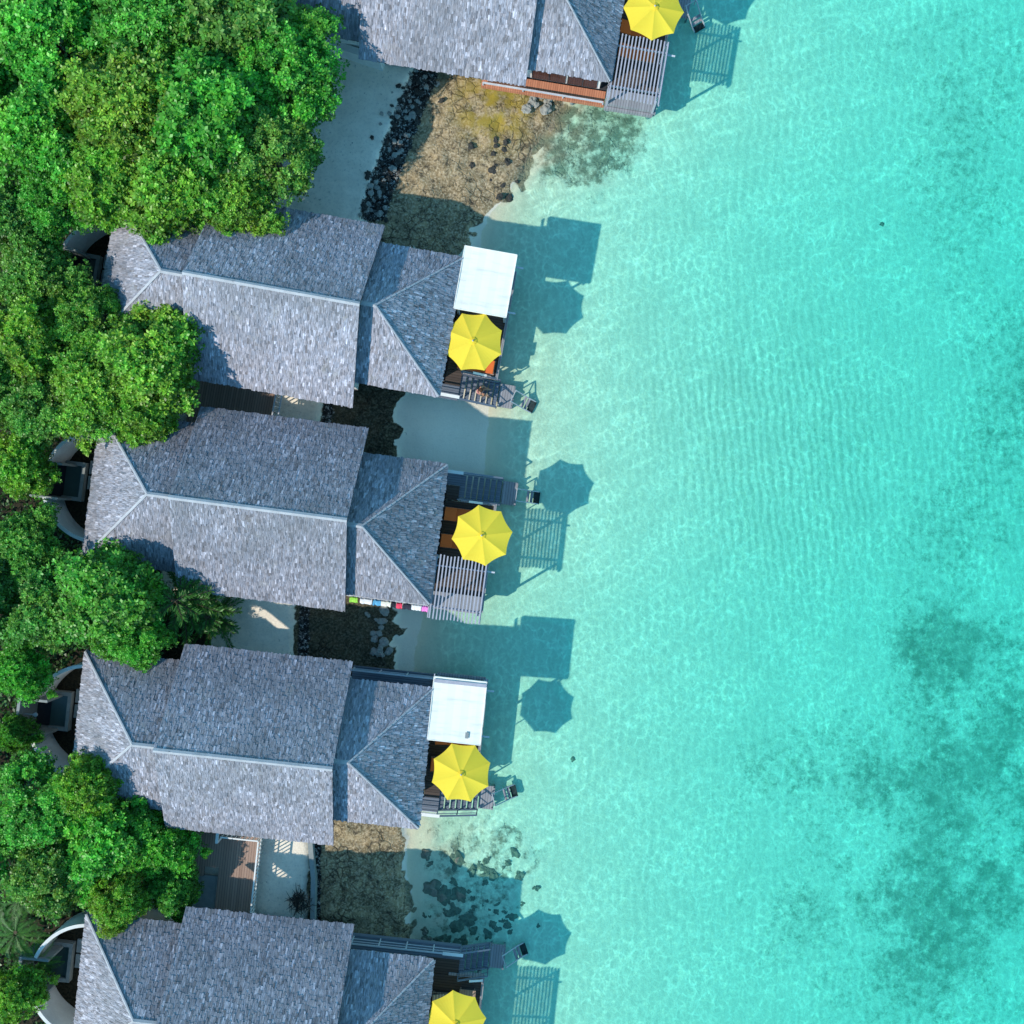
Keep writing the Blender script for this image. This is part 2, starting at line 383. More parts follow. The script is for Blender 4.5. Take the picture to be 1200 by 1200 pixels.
    return M.surf(c, .88, M.bump(h, .55, .06), .2)
terr = grid_obj('ground', GX, GY, Z, {'zone': (REEFM, ISL, G, LIT), 'zone2': (RUB, RIP)}, m_ground()); tag(terr, kind='structure')

def m_water():
    M = Mat('lagoon_water'); p = M.pos()
    dep = M.n('SeparateColor', {0: M.attr('depth').outputs['Color']}).outputs[0]
    wn = M.n('TexNoise', {'Vector': p, 'Scale': 1.0, 'Detail': 3}).outputs[1]
    wp = M.mix(.38, p, wn)
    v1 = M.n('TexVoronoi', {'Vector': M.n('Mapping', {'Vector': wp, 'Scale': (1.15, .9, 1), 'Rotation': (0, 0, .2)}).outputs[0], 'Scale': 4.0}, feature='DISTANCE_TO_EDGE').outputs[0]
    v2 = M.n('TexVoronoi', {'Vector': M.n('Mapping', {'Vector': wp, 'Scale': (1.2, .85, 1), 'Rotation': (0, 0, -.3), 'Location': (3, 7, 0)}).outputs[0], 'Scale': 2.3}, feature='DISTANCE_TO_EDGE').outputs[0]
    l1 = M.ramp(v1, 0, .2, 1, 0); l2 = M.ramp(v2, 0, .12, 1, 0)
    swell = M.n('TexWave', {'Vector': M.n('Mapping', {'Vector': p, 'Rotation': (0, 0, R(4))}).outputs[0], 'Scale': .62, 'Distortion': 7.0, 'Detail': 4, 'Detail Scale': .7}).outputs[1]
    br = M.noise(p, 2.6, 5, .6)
    pat = M.math('ADD', M.math('MULTIPLY', l1, .52), M.math('MULTIPLY', l2, .5), clamp=True)  # caustic light net painted into the water sheet's transparency colour
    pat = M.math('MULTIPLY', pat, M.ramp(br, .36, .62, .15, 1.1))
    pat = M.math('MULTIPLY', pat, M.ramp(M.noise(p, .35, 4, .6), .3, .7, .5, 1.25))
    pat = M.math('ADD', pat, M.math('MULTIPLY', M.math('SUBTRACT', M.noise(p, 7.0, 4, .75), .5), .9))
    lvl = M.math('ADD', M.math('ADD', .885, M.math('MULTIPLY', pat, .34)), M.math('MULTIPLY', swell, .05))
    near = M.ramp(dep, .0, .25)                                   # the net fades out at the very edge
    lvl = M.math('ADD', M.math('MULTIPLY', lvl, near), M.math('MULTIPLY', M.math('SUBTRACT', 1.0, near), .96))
    ex = lambda k: M.math('EXPONENT', M.math('MULTIPLY', dep, -k))
    tr = M.math('MULTIPLY', ex(.56), M.math('ADD', M.math('MULTIPLY', near, -.13), .99)); tg = M.math('MULTIPLY', ex(.06), .985); tb = M.math('MULTIPLY', ex(.06), .92)
    tc = M.n('CombineXYZ', {0: M.math('MULTIPLY', tr, lvl), 1: M.math('MULTIPLY', tg, lvl), 2: M.math('MULTIPLY', tb, lvl)}).outputs[0]
    T = M.n('BsdfTransparent', {'Color': tc})
    sc = M.n('BsdfDiffuse', {'Color': (.0, .55, .56, 1)})
    m1 = M.n('MixShader', {0: M.math('MULTIPLY', M.ramp(dep, .02, .7), .05), 1: T.outputs[0], 2: sc.outputs[0]})
    bmp = M.bump(M.math('ADD', M.noise(p, 3.0, 4, .6), M.math('MULTIPLY', swell, .15)), .35, .05)
    gl = M.n('BsdfGlossy', {'Roughness': .12, 'Normal': bmp}); g = M.n('NewGeometry'); cs = M.math('ABSOLUTE', M.n('VectorMath', {0: g.outputs['Incoming'], 1: (0, 0, 1)}, operation='DOT_PRODUCT').outputs['Value'])
    fr = M.math('ADD', .02, M.math('MULTIPLY', .98, M.math('POWER', M.math('SUBTRACT', 1.0, cs), 5.0)))
    m2 = M.n('MixShader', {0: M.math('MULTIPLY', fr, M.ramp(dep, .0, .1)), 1: m1.outputs[0], 2: gl.outputs[0]})
    M.t.links.new(m2.outputs[0], M.out.inputs[0]); return M.m
wx = axis_lines(-8, 30, .4, 2500); wx = wx[wx > -8.1]; wy = axis_lines(-29, 29, .4, 2500)
WX, WY = np.meshgrid(wx, wy); wz = terrain(WX, WY)[0]
water = grid_obj('water', WX, WY, np.zeros_like(WX), {'depth': (np.clip(-wz*1.85, 0, 2.2),)}, m_water()); tag(water, kind='structure')

# ------------------------------------------------------------------ villas
SLOPE = .70; EZ = 3.7
def shingle_slope(mb, origin, across, down, n, L, poly, seed):
    """origin: point on eave line start; across: unit along the eave; up-slope coordinate q; poly(q)->(a0,a1) extents at distance q up from the eave"""
    r = random.Random(seed); wdt = .10; exp = .24
    up = -down; rows = int(L/exp) + 1
    for k in range(rows):
        q = k*exp; a0, a1 = poly(min(q + .05, L))
        if a1 - a0 < .05: continue
        x = a0 - r.random()*.06
        while x < a1:
            ww = wdt*r.uniform(.75, 1.25); j = r.uniform(-.12, .09)
            qa = q + (j if k else j*.35 - .05); qb = min(q + exp*2.1, L + .02)
            sh = r.uniform(-.012, .012); lift = r.uniform(.018, .04)
            xa, xb = max(x, a0 - .02), min(x + ww*.96, a1 + .02)
            if xb - xa > .02:
                P = lambda aa, qq, hh: origin + across*aa + up*qq + n*hh
                t = r.random(); v = r.uniform(.22, .32)
                if t > .9: v = r.uniform(.36, .50)
                elif t < .12: v = r.uniform(.14, .19)
                tint = r.uniform(-.012, .012); c = (v*.92 + tint, v*.91, v*1.05 - tint)
                l0, l1 = poly(max(0, qa)); t0_, t1_ = poly(qb); cl = lambda w_, lo_, hi_: min(max(w_, lo_ - .01), max(hi_, lo_) + .01)
                ya, yb = cl(xa + sh, l0, l1), cl(xb + sh, l0, l1)
                A, B = P(ya, qa, lift), P(yb, qa, lift); Cc, Dd = P(cl(xb, t0_, t1_), qb, .006), P(cl(xa, t0_, t1_), qb, .006)
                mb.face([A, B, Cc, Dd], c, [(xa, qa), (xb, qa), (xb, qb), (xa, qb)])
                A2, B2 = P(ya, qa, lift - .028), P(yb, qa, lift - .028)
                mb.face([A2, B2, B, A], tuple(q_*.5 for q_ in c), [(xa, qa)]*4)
            x += ww
def roof(name, parent, s0, s1, tc, hw, hip0, hip1, seed):
    """ridge along s; hip0/hip1: True if that end is hipped.  underlay solid + shingles + caps"""
    rz = EZ + hw*SLOPE; ang = math.atan(SLOPE); L = hw/math.cos(ang)
    r0 = s0 + (hw if hip0 else 0); r1 = s1 - (hw if hip1 else 0)
    und = MB(); e = .0
    A, B, C, Dp = (s0, tc-hw, EZ), (s1, tc-hw, EZ), (s1, tc+hw, EZ), (s0, tc+hw, EZ); P, Q = (r0, tc, rz), (r1, tc, rz)
    dn = lambda p: (p[0], p[1], p[2] - .14)
    und.face([A, B, Q, P]); und.face([C, Dp, P, Q])
    und.face([dn(P), dn(Q), dn(B), dn(A)]); und.face([dn(Q), dn(P), dn(Dp), dn(C)])
    if hip1: und.face([B, C, Q]); und.face([dn(Q), dn(C), dn(B)])
    if hip0: und.face([Dp, A, P]); und.face([dn(P), dn(A), dn(Dp)])
    ring = [A, B] + ([] if hip1 else [Q]) + [C, Dp] + ([] if hip0 else [P])
    for i in range(len(ring)): a, b = ring[i], ring[(i+1) % len(ring)]; und.face([a, dn(a), dn(b), b])
    ro = und.build(name, MT['under'], parent)
    mb = MB(); ca, sa = math.cos(ang), math.sin(ang)
    for sgn in (-1, 1):
        def poly(q, sgn=sgn):
            h = q*ca
            return (s0 + (h if hip0 else 0), s1 - (h if hip1 else 0))
        shingle_slope(mb, Vector((0, tc + sgn*hw, EZ)), Vector((1, 0, 0)), Vector((0, sgn*ca, -sa)), Vector((0, sgn*sa, ca)), L, poly, seed + sgn)
    for on, ex, sg in ((hip0, s0, -1), (hip1, s1, 1)):
        if on: shingle_slope(mb, Vector((ex, tc, EZ)), Vector((0, 1, 0)), Vector((sg*ca, 0, -sa)), Vector((sg*sa, 0, ca)), L, lambda q: (-(hw - q*ca), hw - q*ca), seed + 5 + sg)
    so_ = mb.build('shingles', MT['shingle'], ro)
    cp = MB()
    def cap(a, b, wd):
        a, b = Vector(a), Vector(b); d = (b-a); n_ = max(2, int(d.length/.3)); 
        side = Vector((-d.y, d.x, 0)).normalized(); jit = random.Random(seed)
        for i in range(n_):
            p, q = a + d*(i/n_), a + d*((i+1.06)/n_); h0, h1 = .075 + jit.uniform(-.008, .008), .06
            for g in (-1, 1):
                lowp = side*g*wd - Vector((0, 0, wd*.62 if abs(d.z) < .01 else wd*.3))
                cp.face([p + Vector((0,0,h0)), q + Vector((0,0,h1)), q + lowp + Vector((0,0,h1)), p + lowp + Vector((0,0,h0))])
    cap(P, Q, .11)
    if hip1: cap(B, Q, .045); cap(C, Q, .045)
    if hip0: cap(A, P, .06); cap(Dp, P, .06)
    cp.build('ridge_cap', MT['cap'], ro)
    return ro

VILLAS = {
 'A': dict(o=(633, -6), a=9.3, c=-1, st=4.9, lad=-50, lab='shingled overwater villa cut by the top edge, with terracotta side walkway and yellow parasol'),
 'B': dict(o=(432, 371), a=10.1, c=1, st=4.9, lad=-16, lab='second villa from the top, with a person sitting on its stairs'),
 'C': dict(o=(418, 609), a=7.4, c=-1, st=4.75, lad=0, lab='middle villa with coloured towels along its rail and bare slatted pergola'),
 'D': dict(o=(402, 883), a=6.1, c=1, st=4.9, lad=20, lab='fourth villa from the top, with white canopy carrying a small grey patch'),
 'E': dict(o=(403.5, 1191), a=6.1, c=-1, st=5.4, lad=24, lab='villa cut by the bottom edge, with a striped lounger on its sundeck'),
}
def courtyard(root_loc, rz, lab):
    t = empty('courtyard_wall', root_loc, rz, label=lab, cat='courtyard wall', group='curved courtyard walls behind the villas')
    mb = MB(); cx, rad, th = -13.2, 2.75, .17
    def arc(a0, a1):
        n = 16
        for i in range(n):
            A = [R(a0 + (a1-a0)*(i+k)/n) for k in (0, 1)]
            P = [(cx + r*math.cos(a), r*math.sin(a)) for a in A for r in (rad, rad+th)]
            (ix, iy), (ox, oy), (jx, jy), (qx, qy) = P; z0, z1 = .5, 3.0
            mb.face([(ix,iy,z1),(ox,oy,z1),(qx,qy,z1),(jx,jy,z1)]); mb.face([(ix,iy,z0),(ix,iy,z1),(jx,jy,z1),(jx,jy,z0)]); mb.face([(ox,oy,z1),(ox,oy,z0),(qx,qy,z0),(qx,qy,z1)])
    arc(96, 161); arc(-161, -96)
    mb.build('wall', MT['plaster'], t)
    b = MB(); b.box(-16.7, -16.55, -.98, .9, .5, 3.0); b.box(-16.55, -15.2, .78, .9, .5, 2.995); b.box(-16.55, -15.2, -.98, -.86, .5, 2.995)
    bo = b.build('shower_niche', MT['stone'], t)
    b = MB(); b.box(-16.54, -15.25, -.85, .77, .8, .93); b.build('niche_floor', MT['frame'], bo)
    b = MB(); b.beam((-16.5, 0, 2.5), (-15.95, 0, 2.5), .05, .05); b.tube([(-15.95, 0, 2.5), (-15.95, 0, 2.42)], .11, 12); b.build('shower_head', MT['metal'], bo)
    tb = MB()
    for (x0, x1, y0, y1) in ((-15.75, -14.7, .85, 1.05), (-15.75, -14.7, -.98, -.78), (-14.88, -14.7, -.78, .85)): tb.box(x0, x1, y0, y1, .8, 1.3)
    to = tb.build('tub_rim', MT['stone'], t)
    b = MB(); b.box(-15.75, -14.88, -.78, .85, .8, 1.12); b.build('tub_basin', MT['tub'], to)
    b = MB(); b.box(-14.6, -13.9, -.3, .4, .8, .99); b.box(-14.6, -13.9, .5, 1.2, .8, .99); b.build('stepping_slab', MT['stone'], t)
    return t

for key, q in VILLAS.items():
    ox, oy = W(*q['o'], EZ); rz = -R(q['a']); c = q['c']; sd_ = ord(key)*10
    t = empty('villa', (ox, oy, 0), rz, label=q['lab'], cat='villa', group='shingle-roofed villas along the shore')
    # roofs
    roof('gable_roof', t, -8.4, 0, 0, 4.55, False, False, sd_)
    roof('hip_roof', t, -13.3, -8.1, 0, 3.7, True, False, sd_ + 20)
    roof('porch_roof', t, -.5, 4.13, .2*c, 3.5, False, True, sd_ + 40)
    # walls
    def walls(name, s0, s1, t0, t1, gable0, gable1, mat, z0=1.3):
        m = MB(); t0, t1 = min(t0, t1), max(t0, t1); zt = EZ - .16; pk = lambda: None
        m.face([(s0,t0,z0),(s1,t0,z0),(s1,t0,zt),(s0,t0,zt)]); m.face([(s1,t1,z0),(s0,t1,z0),(s0,t1,zt),(s1,t1,zt)])
        tm = (t0+t1)/2
        for sx, g in ((s0, gable0), (s1, gable1)):
            m.face([(sx,t0,z0),(sx,t0,zt),(sx,t1,zt),(sx,t1,z0)])
            if g: m.face([(sx,t0,zt),(sx,tm,zt + (t1-t0)/2*SLOPE + .25),(sx,t1,zt)])
        return m.build(name, mat, t)
    walls('wall', -8.0, -.3, -3.45, 3.45, True, True, MT['plaster'], 1.0)
    walls('wall', -12.9, -8.02, -3.2, 3.2, False, False, MT['plaster'], .2)
    walls('wall', -.28, 3.7, -2.35*c, 3.15*c, False, False, MT['whitep'])
    # floor slab and stilts
    m = MB(); m.box(-8.1, -.3, -3.5, 3.5, 1.0, 1.17); m.box(-.298, 4.08, -3.0*c, 3.9*c, 1.0, 1.17); m.build('floor_slab', MT['frame'], t)
    for sx in (-1.5, .6, 2.4, 4.3, 6.5):
        for ty in (-1.5, 1.3, 3.6):
            m = MB(); m.tube([(sx, ty*c, -1.1), (sx, ty*c, 1.05)], .12, 10); m.build('stilt', MT['stone'], t, True)
    # side windows of the porch room
    for (a, b) in ((.2, 1.9), (2.05, 3.55)):
        m = MB(); m.box(a, b, 3.16*c, 3.19*c, 1.4, 3.3); wo_ = m.build('window', MT['glass'], t)
        m = MB(); m.box(a-.05, b+.05, 3.16*c, 3.23*c, 3.3, 3.38); m.box((a+b)/2-.03, (a+b)/2+.03, 3.195*c, 3.23*c, 1.4, 3.3); m.box(a-.06, a, 3.16*c, 3.23*c, 1.35, 3.3); m.build('window_frame', MT['frame'], wo_)
    m = MB()
    m.box(3.705, 3.75, -2.2*c, 3.0*c, 1.35, 3.3); wo_ = m.build('sliding_door', MT['glass'], t)
    m = MB()
    for k in range(5): y = (-2.2 + 5.2*k/4)*c; m.box(3.755, 3.79, y-.03, y+.03, 1.35, 3.3)
    m.box(3.76, 3.785, -2.3*c, 3.1*c, 3.28, 3.36); m.build('door_frame', MT['frame'], wo_)
    # walkways
    mat_w = MT['wood_red'] if key == 'A' else MT['wood_blue']
    sd0 = -2.4 if key == 'A' else -.3
    m = MB(); m.box(sd0, 4.06, 3.24*c, 3.95*c, 1.18, 1.3); m.box(sd0, 4.06, 3.95*c, 4.0*c, 1.05, 1.32); m.build('walkway', mat_w, t)
    m = MB(); m.box(-.3, q['st'], -2.37*c, -3.05*c, 1.18, 1.3); m.box(-.3, q['st'], -3.05*c, -3.1*c, 1.05, 1.32); m.build('walkway', MT['wood_blue'], t)
    def rail(name, pts, hgt=1.0, mat=MT['railm'], sec=1.5, w_=.07, wires=2):
        m = MB()
        for a, b in zip(pts[:-1], pts[1:]):
            a, b = Vector(a), Vector(b); n_ = max(1, round((b-a).length/sec)); up = Vector((0, 0, hgt))
            m.beam(a+up, b+up, w_, .045)
            for k in range(wires): m.beam(a+up*((k+1)/(wires+1)), b+up*((k+1)/(wires+1)), .03, .03)
            for k in range(n_+1): p = a.lerp(b, k/n_); m.beam(p, p+up, .06, .06)
        return m.build(name, mat, t)
    if key in 'BCD': rail('railing', [(-.2, 3.93*c, 1.3), (4.0, 3.93*c, 1.3)], .95)
    if key == 'A': rail('railing', [(-2.3, 3.93*c, 1.3), (4.0, 3.93*c, 1.3)], .3, MT['railm'], 2.1, .09, 0)
    rail('railing', [(-.2, -3.02*c, 1.3), (q['st'], -3.02*c, 1.3)], .95)
    # sundeck
    m = MB(); m.box(4.1, 6.65, -1.55*c, 4.0*c, 1.18, 1.3)
    dk = m.build('sundeck', MT['wood_dark'], t)
    m = MB(); m.box(6.65, 6.78, -1.68*c, 4.02*c, 1.05, 1.36); m.box(4.9, 6.65, -1.68*c, -1.55*c, 1.05, 1.36); m.box(4.1, 6.65, 4.0*c, 4.12*c, 1.05, 1.34); m.build('deck_edging', MT['wood_grey'], dk)
    m = MB(); m.box(4.1, 6.65, 3.2*c, 3.98*c, 1.32, 1.62); m.build('bench', MT['wood_grey'], t)
    m = MB(); m.box(4.1, q['st'], -2.36*c, -1.57*c, 1.18, 1.3); m.build('stair_head', MT['wood_dark'], t)
    # stairs down to the landing
    s0, s1 = q['st'], 6.92; nn = 7 if key != 'E' else 5
    st = MB()
    for ty in (-1.72, -3.0): st.beam((s0, ty*c, 1.2), (s1, ty*c, .32), .07, .2)
    st.beam((s0+.02, -1.72*c, 1.2), (s0+.02, -3.0*c, 1.2), .06, .1)
    sto = st.build('stairs', MT['wood_blue'], t)
    for k in range(nn):
        f = (k+.5)/nn; s_ = s0 + (s1-s0)*f; z_ = 1.28 - .9*f; d_ = (s1-s0)/nn*.40
        m = MB(); m.box(s_-d_, s_+d_, -1.77*c, -2.95*c, z_-.045, z_); bevel(m.build('tread', MT['wood_blue'], sto), .008)
    for ty in (-1.66, -3.06):
        m = MB(); a, b = Vector((s0, ty*c, 1.3)), Vector((s1, ty*c, .4)); up = Vector((0, 0, .85))
        m.beam(a+up, b+up, .08, .05); m.beam(a+up*.5, b+up*.5, .03, .03)
        for k in range(3): p = a.lerp(b, k/2); m.beam(p, p+up, .055, .055)
        m.build('handrail', MT['wood_blue'], sto)
    m = MB(); m.beam((s0-.9, -3.02*c, 2.27), (s0+.15, -3.02*c, 2.27), .16, .03); m.build('handrail_cap', MT['whitep'], sto)
    m = MB(); m.beam((s0+.6, -1.62*c, 1.98), (s0+1.3, -1.62*c, 1.72), .11, .03); m.build('handrail_cap', MT['whitep'], sto)
    m = MB(); m.box(6.95, 7.75, -1.72*c, -2.95*c, .2, .3)
    for (a, b) in ((7.0, -1.8), (7.7, -1.8), (7.0, -2.87), (7.7, -2.87)): m.beam((a, b*c, -.9), (a, b*c, .5), .09, .09)
    ld = m.build('landing', MT['wood_grey'], t)
    # swimming ladder hinged on the landing
    la = R(q['lad']); px_, py_ = 7.72, -2.3*c
    Ml = Matrix.Translation((px_, py_, .25)) @ Matrix.Rotation(la, 4, 'Z')
    def lp(x, y, z): return Ml @ Vector((x, y, z))
    m = MB()
    for y in (-.32, .32):
        m.beam(lp(0, y, .55), lp(.75, y, -.05), .05, .05); m.beam(lp(.6, y, .0), lp(1.25, y, -.33), .05, .08); m.beam(lp(0, y, .0), lp(0, y, .55), .05, .05)
    m.beam(lp(0, -.34, .5), lp(0, .34, .5), .04, .04)
    lo = m.build('swim_ladder', MT['metal'], t)
    for k in range(2): m = MB(); x = .62 + .2*k; m.box(x-.07, x+.07, -.31, .31, -.09 - .1*k, -.05 - .1*k, None, Ml); m.build('rung', MT['wood_grey'], lo)
    m = MB(); m.box(.93, 1.26, -.3, .3, -.30, -.25, None, Ml); m.build('foot_step', MT['frame'], lo)
    # pergola
    pm = MB()
    for (a, b) in ((4.2, 1.35), (6.6, 1.35), (4.2, 3.95), (6.6, 3.95)): pm.beam((a, b*c, 1.3), (a, b*c, 3.5), .1, .1)
    for b in (1.75, 3.8): pm.beam((4.05, b*c, 3.45), (6.72, b*c, 3.45), .07, .1)
    pm.beam((4.1, 1.25*c, 3.44), (4.1, 4.4*c, 3.44), .05, .12); pm.beam((6.72, 1.25*c, 3.44), (6.72, 4.4*c, 3.44), .06, .12)
    po = pm.build('pergola', MT['slat'], t)
    if key in 'ACE':
        m = MB()
        for k in range(15): s_ = 4.16 + k*.178; m.box(s_, s_+.068, (1.2 + .03*math.sin(k*5))*c, (4.4 + .03*math.sin(k*7))*c, 3.51, 3.58)
        m.build('slats', MT['slat'], po)
    else:
        n_ = 14; m = MB(); x0, x1, y0, y1 = 4.1, 6.74, 1.15, 4.3
        def zc(i, j): return 3.77 + .006*math.cos(i*1.6) - .03*math.sin(math.pi*j/n_)
        for i in range(n_):
            for j in range(n_):
                P = [(x0+(x1-x0)*(i+a)/n_, (y0+(y1-y0)*(j+b)/n_)*c, zc(i+a, j+b)) for a, b in ((0,0),(1,0),(1,1),(0,1))]
                m.face(P)
        for (p, q_, r_, s_) in (((x0,y0),(x1,y0),0,0), ((x0,y1),(x1,y1),0,0), ((x0,y0),(x0,y1),0,0), ((x1,y0),(x1,y1),0,0)): m.beam((p[0], p[1]*c, 3.73), (q_[0], q_[1]*c, 3.73), .04, .1)
        cv = m.build('canopy', MT['canvas'], po)
        if key == 'D':
            m = MB(); m.box(5.95, 6.12, 1.42, 1.72, 3.81, 3.82); m.build('patch', MT['stone'], cv)
            m = MB(); m.box(4.14, 6.74, 4.03, 4.2, 3.81, 3.83); m.build('seam_strip', MT['slat'], cv)
    for ty in ((1.5, 3.8) if c > 0 else (1.75,)):
        m = MB(); m.beam((6.75, ty*c, 3.3), (7.15, ty*c, 3.3), .08, .04); m.build('bracket', MT['railm'], po)
    q['t'] = t; q['M'] = Matrix.Translation((ox, oy, 0)) @ Matrix.Rotation(rz, 4, 'Z')
    if key != 'A':
        courtyard((ox, oy, 0), rz, {'B': 'curved white courtyard wall behind the second villa, nearly hidden under leaves', 'C': 'curved white courtyard wall left of the middle villa with only its lower arc showing',
            'D': 'complete curved courtyard wall with square shower niche left of the fourth villa', 'E': 'curved courtyard wall and pale tub rim left of the bottom villa'}[key])

def place(key, s, t_, z=0): return VILLAS[key]['M'] @ Vector((s, t_, z))
def rot(key, a=0): return -R(VILLAS[key]['a']) + a

# ------------------------------------------------------------------ parasols
def make_parasol():
    t = empty('parasol', cat='parasol', label='yellow parasol', group='yellow octagonal parasols on the sundecks')
    m = MB(); N, Rr, zr, zt = 8, 1.53, 2.34, 2.70; nr = 8; ns = 6
    for k in range(N):
        a0, a1 = 2*math.pi*k/N, 2*math.pi*(k+1)/N; tone = 1 + .05*math.sin(k*2.3)
        def P(i, j):
            f = i/nr; g = j/ns
            p0 = Vector((math.cos(a0), math.sin(a0))); p1 = Vector((math.cos(a1), math.sin(a1))); d = p0.lerp(p1, g)
            sag = 4*g*(1-g)
            rr = Rr*f*(1 - .05*sag*f)
            return (d.x*rr, d.y*rr, zt - (zt-zr)*(f**1.12) - .05*sag*f*(1-f*.4))
        for i in range(nr):
            for j in range(ns):
                q = [P(i, j), P(i+1, j), P(i+1, j+1), P(i, j+1)]
                if i == 0: q = [P(0, 0), P(1, j), P(1, j+1)]
                m.face(q, (tone, tone, tone))
    cpy = m.build('canopy', MT['yellow'], t)
    m = MB()
    for k in range(N): a = 2*math.pi*k/N; m.beam((0, 0, zt-.03), (Rr*math.cos(a)*.97, Rr*math.sin(a)*.97, zr-.015), .02, .02)
    m.build('ribs', MT['wood_brown'], cpy)
    # small vent cap and finial
    m = MB()
    for k in range(N):
        a0, a1 = 2*math.pi*k/N, 2*math.pi*(k+1)/N; m.face([(0,0,zt+.07), (.2*math.cos(a0), .2*math.sin(a0), zt-.01), (.2*math.cos(a1), .2*math.sin(a1), zt-.01)], (.97, .93, .85))
    m.build('vent_cap', MT['yellow'], t)
    m = MB(); m.tube([(0,0,zt+.04), (0,0,zt+.10), (0,0,zt+.13)], [.035, .045, .015], 10); m.tube([(.1,.05,zt+.02),(.13,.02,zt+.03)], .012, 6); m.build('finial', MT['metal'], t, True)
    m = MB(); m.tube([(0,0,0),(0,0,zt)], .028, 10); m.build('pole', MT['wood_brown'], t, True)
    m = MB(); m.tube([(0,0,0),(0,0,.09)], .28, 20); m.build('base', MT['stone'], t)
    return t
par = make_parasol()
UMB = {'A': ((765, 8), .1, 'top yellow parasol beside a slatted pergola at the top edge'), 'B': ((555, 399), .55, 'yellow parasol just below the plain white canopy of the second villa'),
       'C': ((566, 628), .24, 'yellow parasol above the slatted pergola with two orange loungers beneath'), 'D': ((538, 907), .42, 'yellow parasol just below the white canopy with the grey patch'),
       'E': ((534, 1201), .2, 'yellow parasol cut by the bottom edge, over striped beige loungers')}
for i, (k, (pxy, a, lab)) in enumerate(UMB.items()):
    o = par if i == 0 else copy_tree(par)
    x, y = W(*pxy, 3.95); o.location = (x, y, 1.3); o.rotation_euler = (R(2*math.sin(i*3)), R(2*math.cos(i*2)), a + rot(k)); o['label'] = lab

# ------------------------------------------------------------------ sun loungers
def make_lounger(mat, stripes=False):
    t = empty('sun_lounger', cat='sun lounger', label='lounger', group='sun loungers under the parasols')
    m = MB(); Lh, Wh = 1.95, .7
    for y in (-.33, .33): m.box(0, Lh, y-.03, y+.03, .2, .27)
    for k in range(12): m.box(.03 + k*.16, .15 + k*.16, -.3, .3, .22, .25)
    m.build('frame', MT['wood_brown'], t)
    for x in (.12, 1.8):
        for y in (-.3, .3): m = MB(); m.box(x-.03, x+.03, y-.028, y+.028, 0, .2); m.build('leg', MT['wood_brown'], t)
    m = MB(); m.box(.66, 1.94, -.34, .34, .275, .36)
    if stripes:
        m = MB()
        for k in range(16): x = .66 + k*.08; m.box(x, x+.08, -.34, .34, .275, .36, (1, 1, 1) if k % 2 else (.55, .5, .5))
    cu = bevel(weld(m.build('cushion', mat, t)), .02, 3)
    M2 = Matrix.Translation((.64, 0, .28)) @ Matrix.Rotation(R(18), 4, 'Y')
    m = MB()
    if stripes:
        for k in range(8): x = -.64 + k*.08; m.box(x, x+.08, -.34, .34, .0, .085, (1, 1, 1) if k % 2 else (.55, .5, .5), M2)
    else: m.box(-.64, 0, -.34, .34, 0, .085, None, M2)
    bevel(weld(m.build('backrest', mat, t)), .02, 3)
    return t
lg = make_lounger(MT['orange']); ls = make_lounger(MT['stripe'], True)
LO = [('C', 4.12, .86, 0, 'orange lounger nearest the stairs under the middle parasol', lg), ('C', 4.1, -.54, 0, 'orange lounger nearest the slatted pergola under the middle parasol', lg),
      ('A', 4.2, .05, 0, 'orange lounger tucked under the top parasol beside the roof', lg), ('A', 4.3, -1.15, 0, 'red-orange lounger partly under the top slatted pergola', lg),
      ('B', 6.55, -1.15, math.pi, 'orange lounger peeking out below the parasol beside the stairs where a person sits', lg), ('B', 4.4, .5, 0, 'orange lounger hidden under the parasol close to the plain white canopy', lg),
      ('D', 4.35, .85, 0, 'orange lounger between the grey-patched white canopy and its parasol', lg), ('D', 4.25, -.55, 0, 'orange lounger showing left of the parasol below the grey-patched canopy', lg),
      ('E', 4.15, .3, .05, 'beige striped lounger beside the bottom parasol', ls), ('E', 4.15, -.6, 0, 'beige striped lounger hidden under the bottom parasol', ls)]
used = set()
for k, s_, t_, a, lab, src in LO:
    o = src if id(src) not in used else copy_tree(src); used.add(id(src))
    o.location = place(k, s_, t_, 1.3); o.rotation_euler = (0, 0, rot(k, a)); o['label'] = lab
# side table next to the bottom loungers
m = MB(); t = empty('side_table', place('E', 5.95, .72, 1.3), rot('E'), label='low brown square table beside the striped lounger at the bottom villa', cat='table')
m.box(-.4, .45, -.3, .3, .33, .38); m.build('tabletop', MT['wood_brown'], t)
for x in (-.34, .39):
    for y in (-.24, .24): m = MB(); m.box(x-.025, x+.025, y-.025, y+.025, 0, .33); m.build('leg', MT['wood_brown'], t)

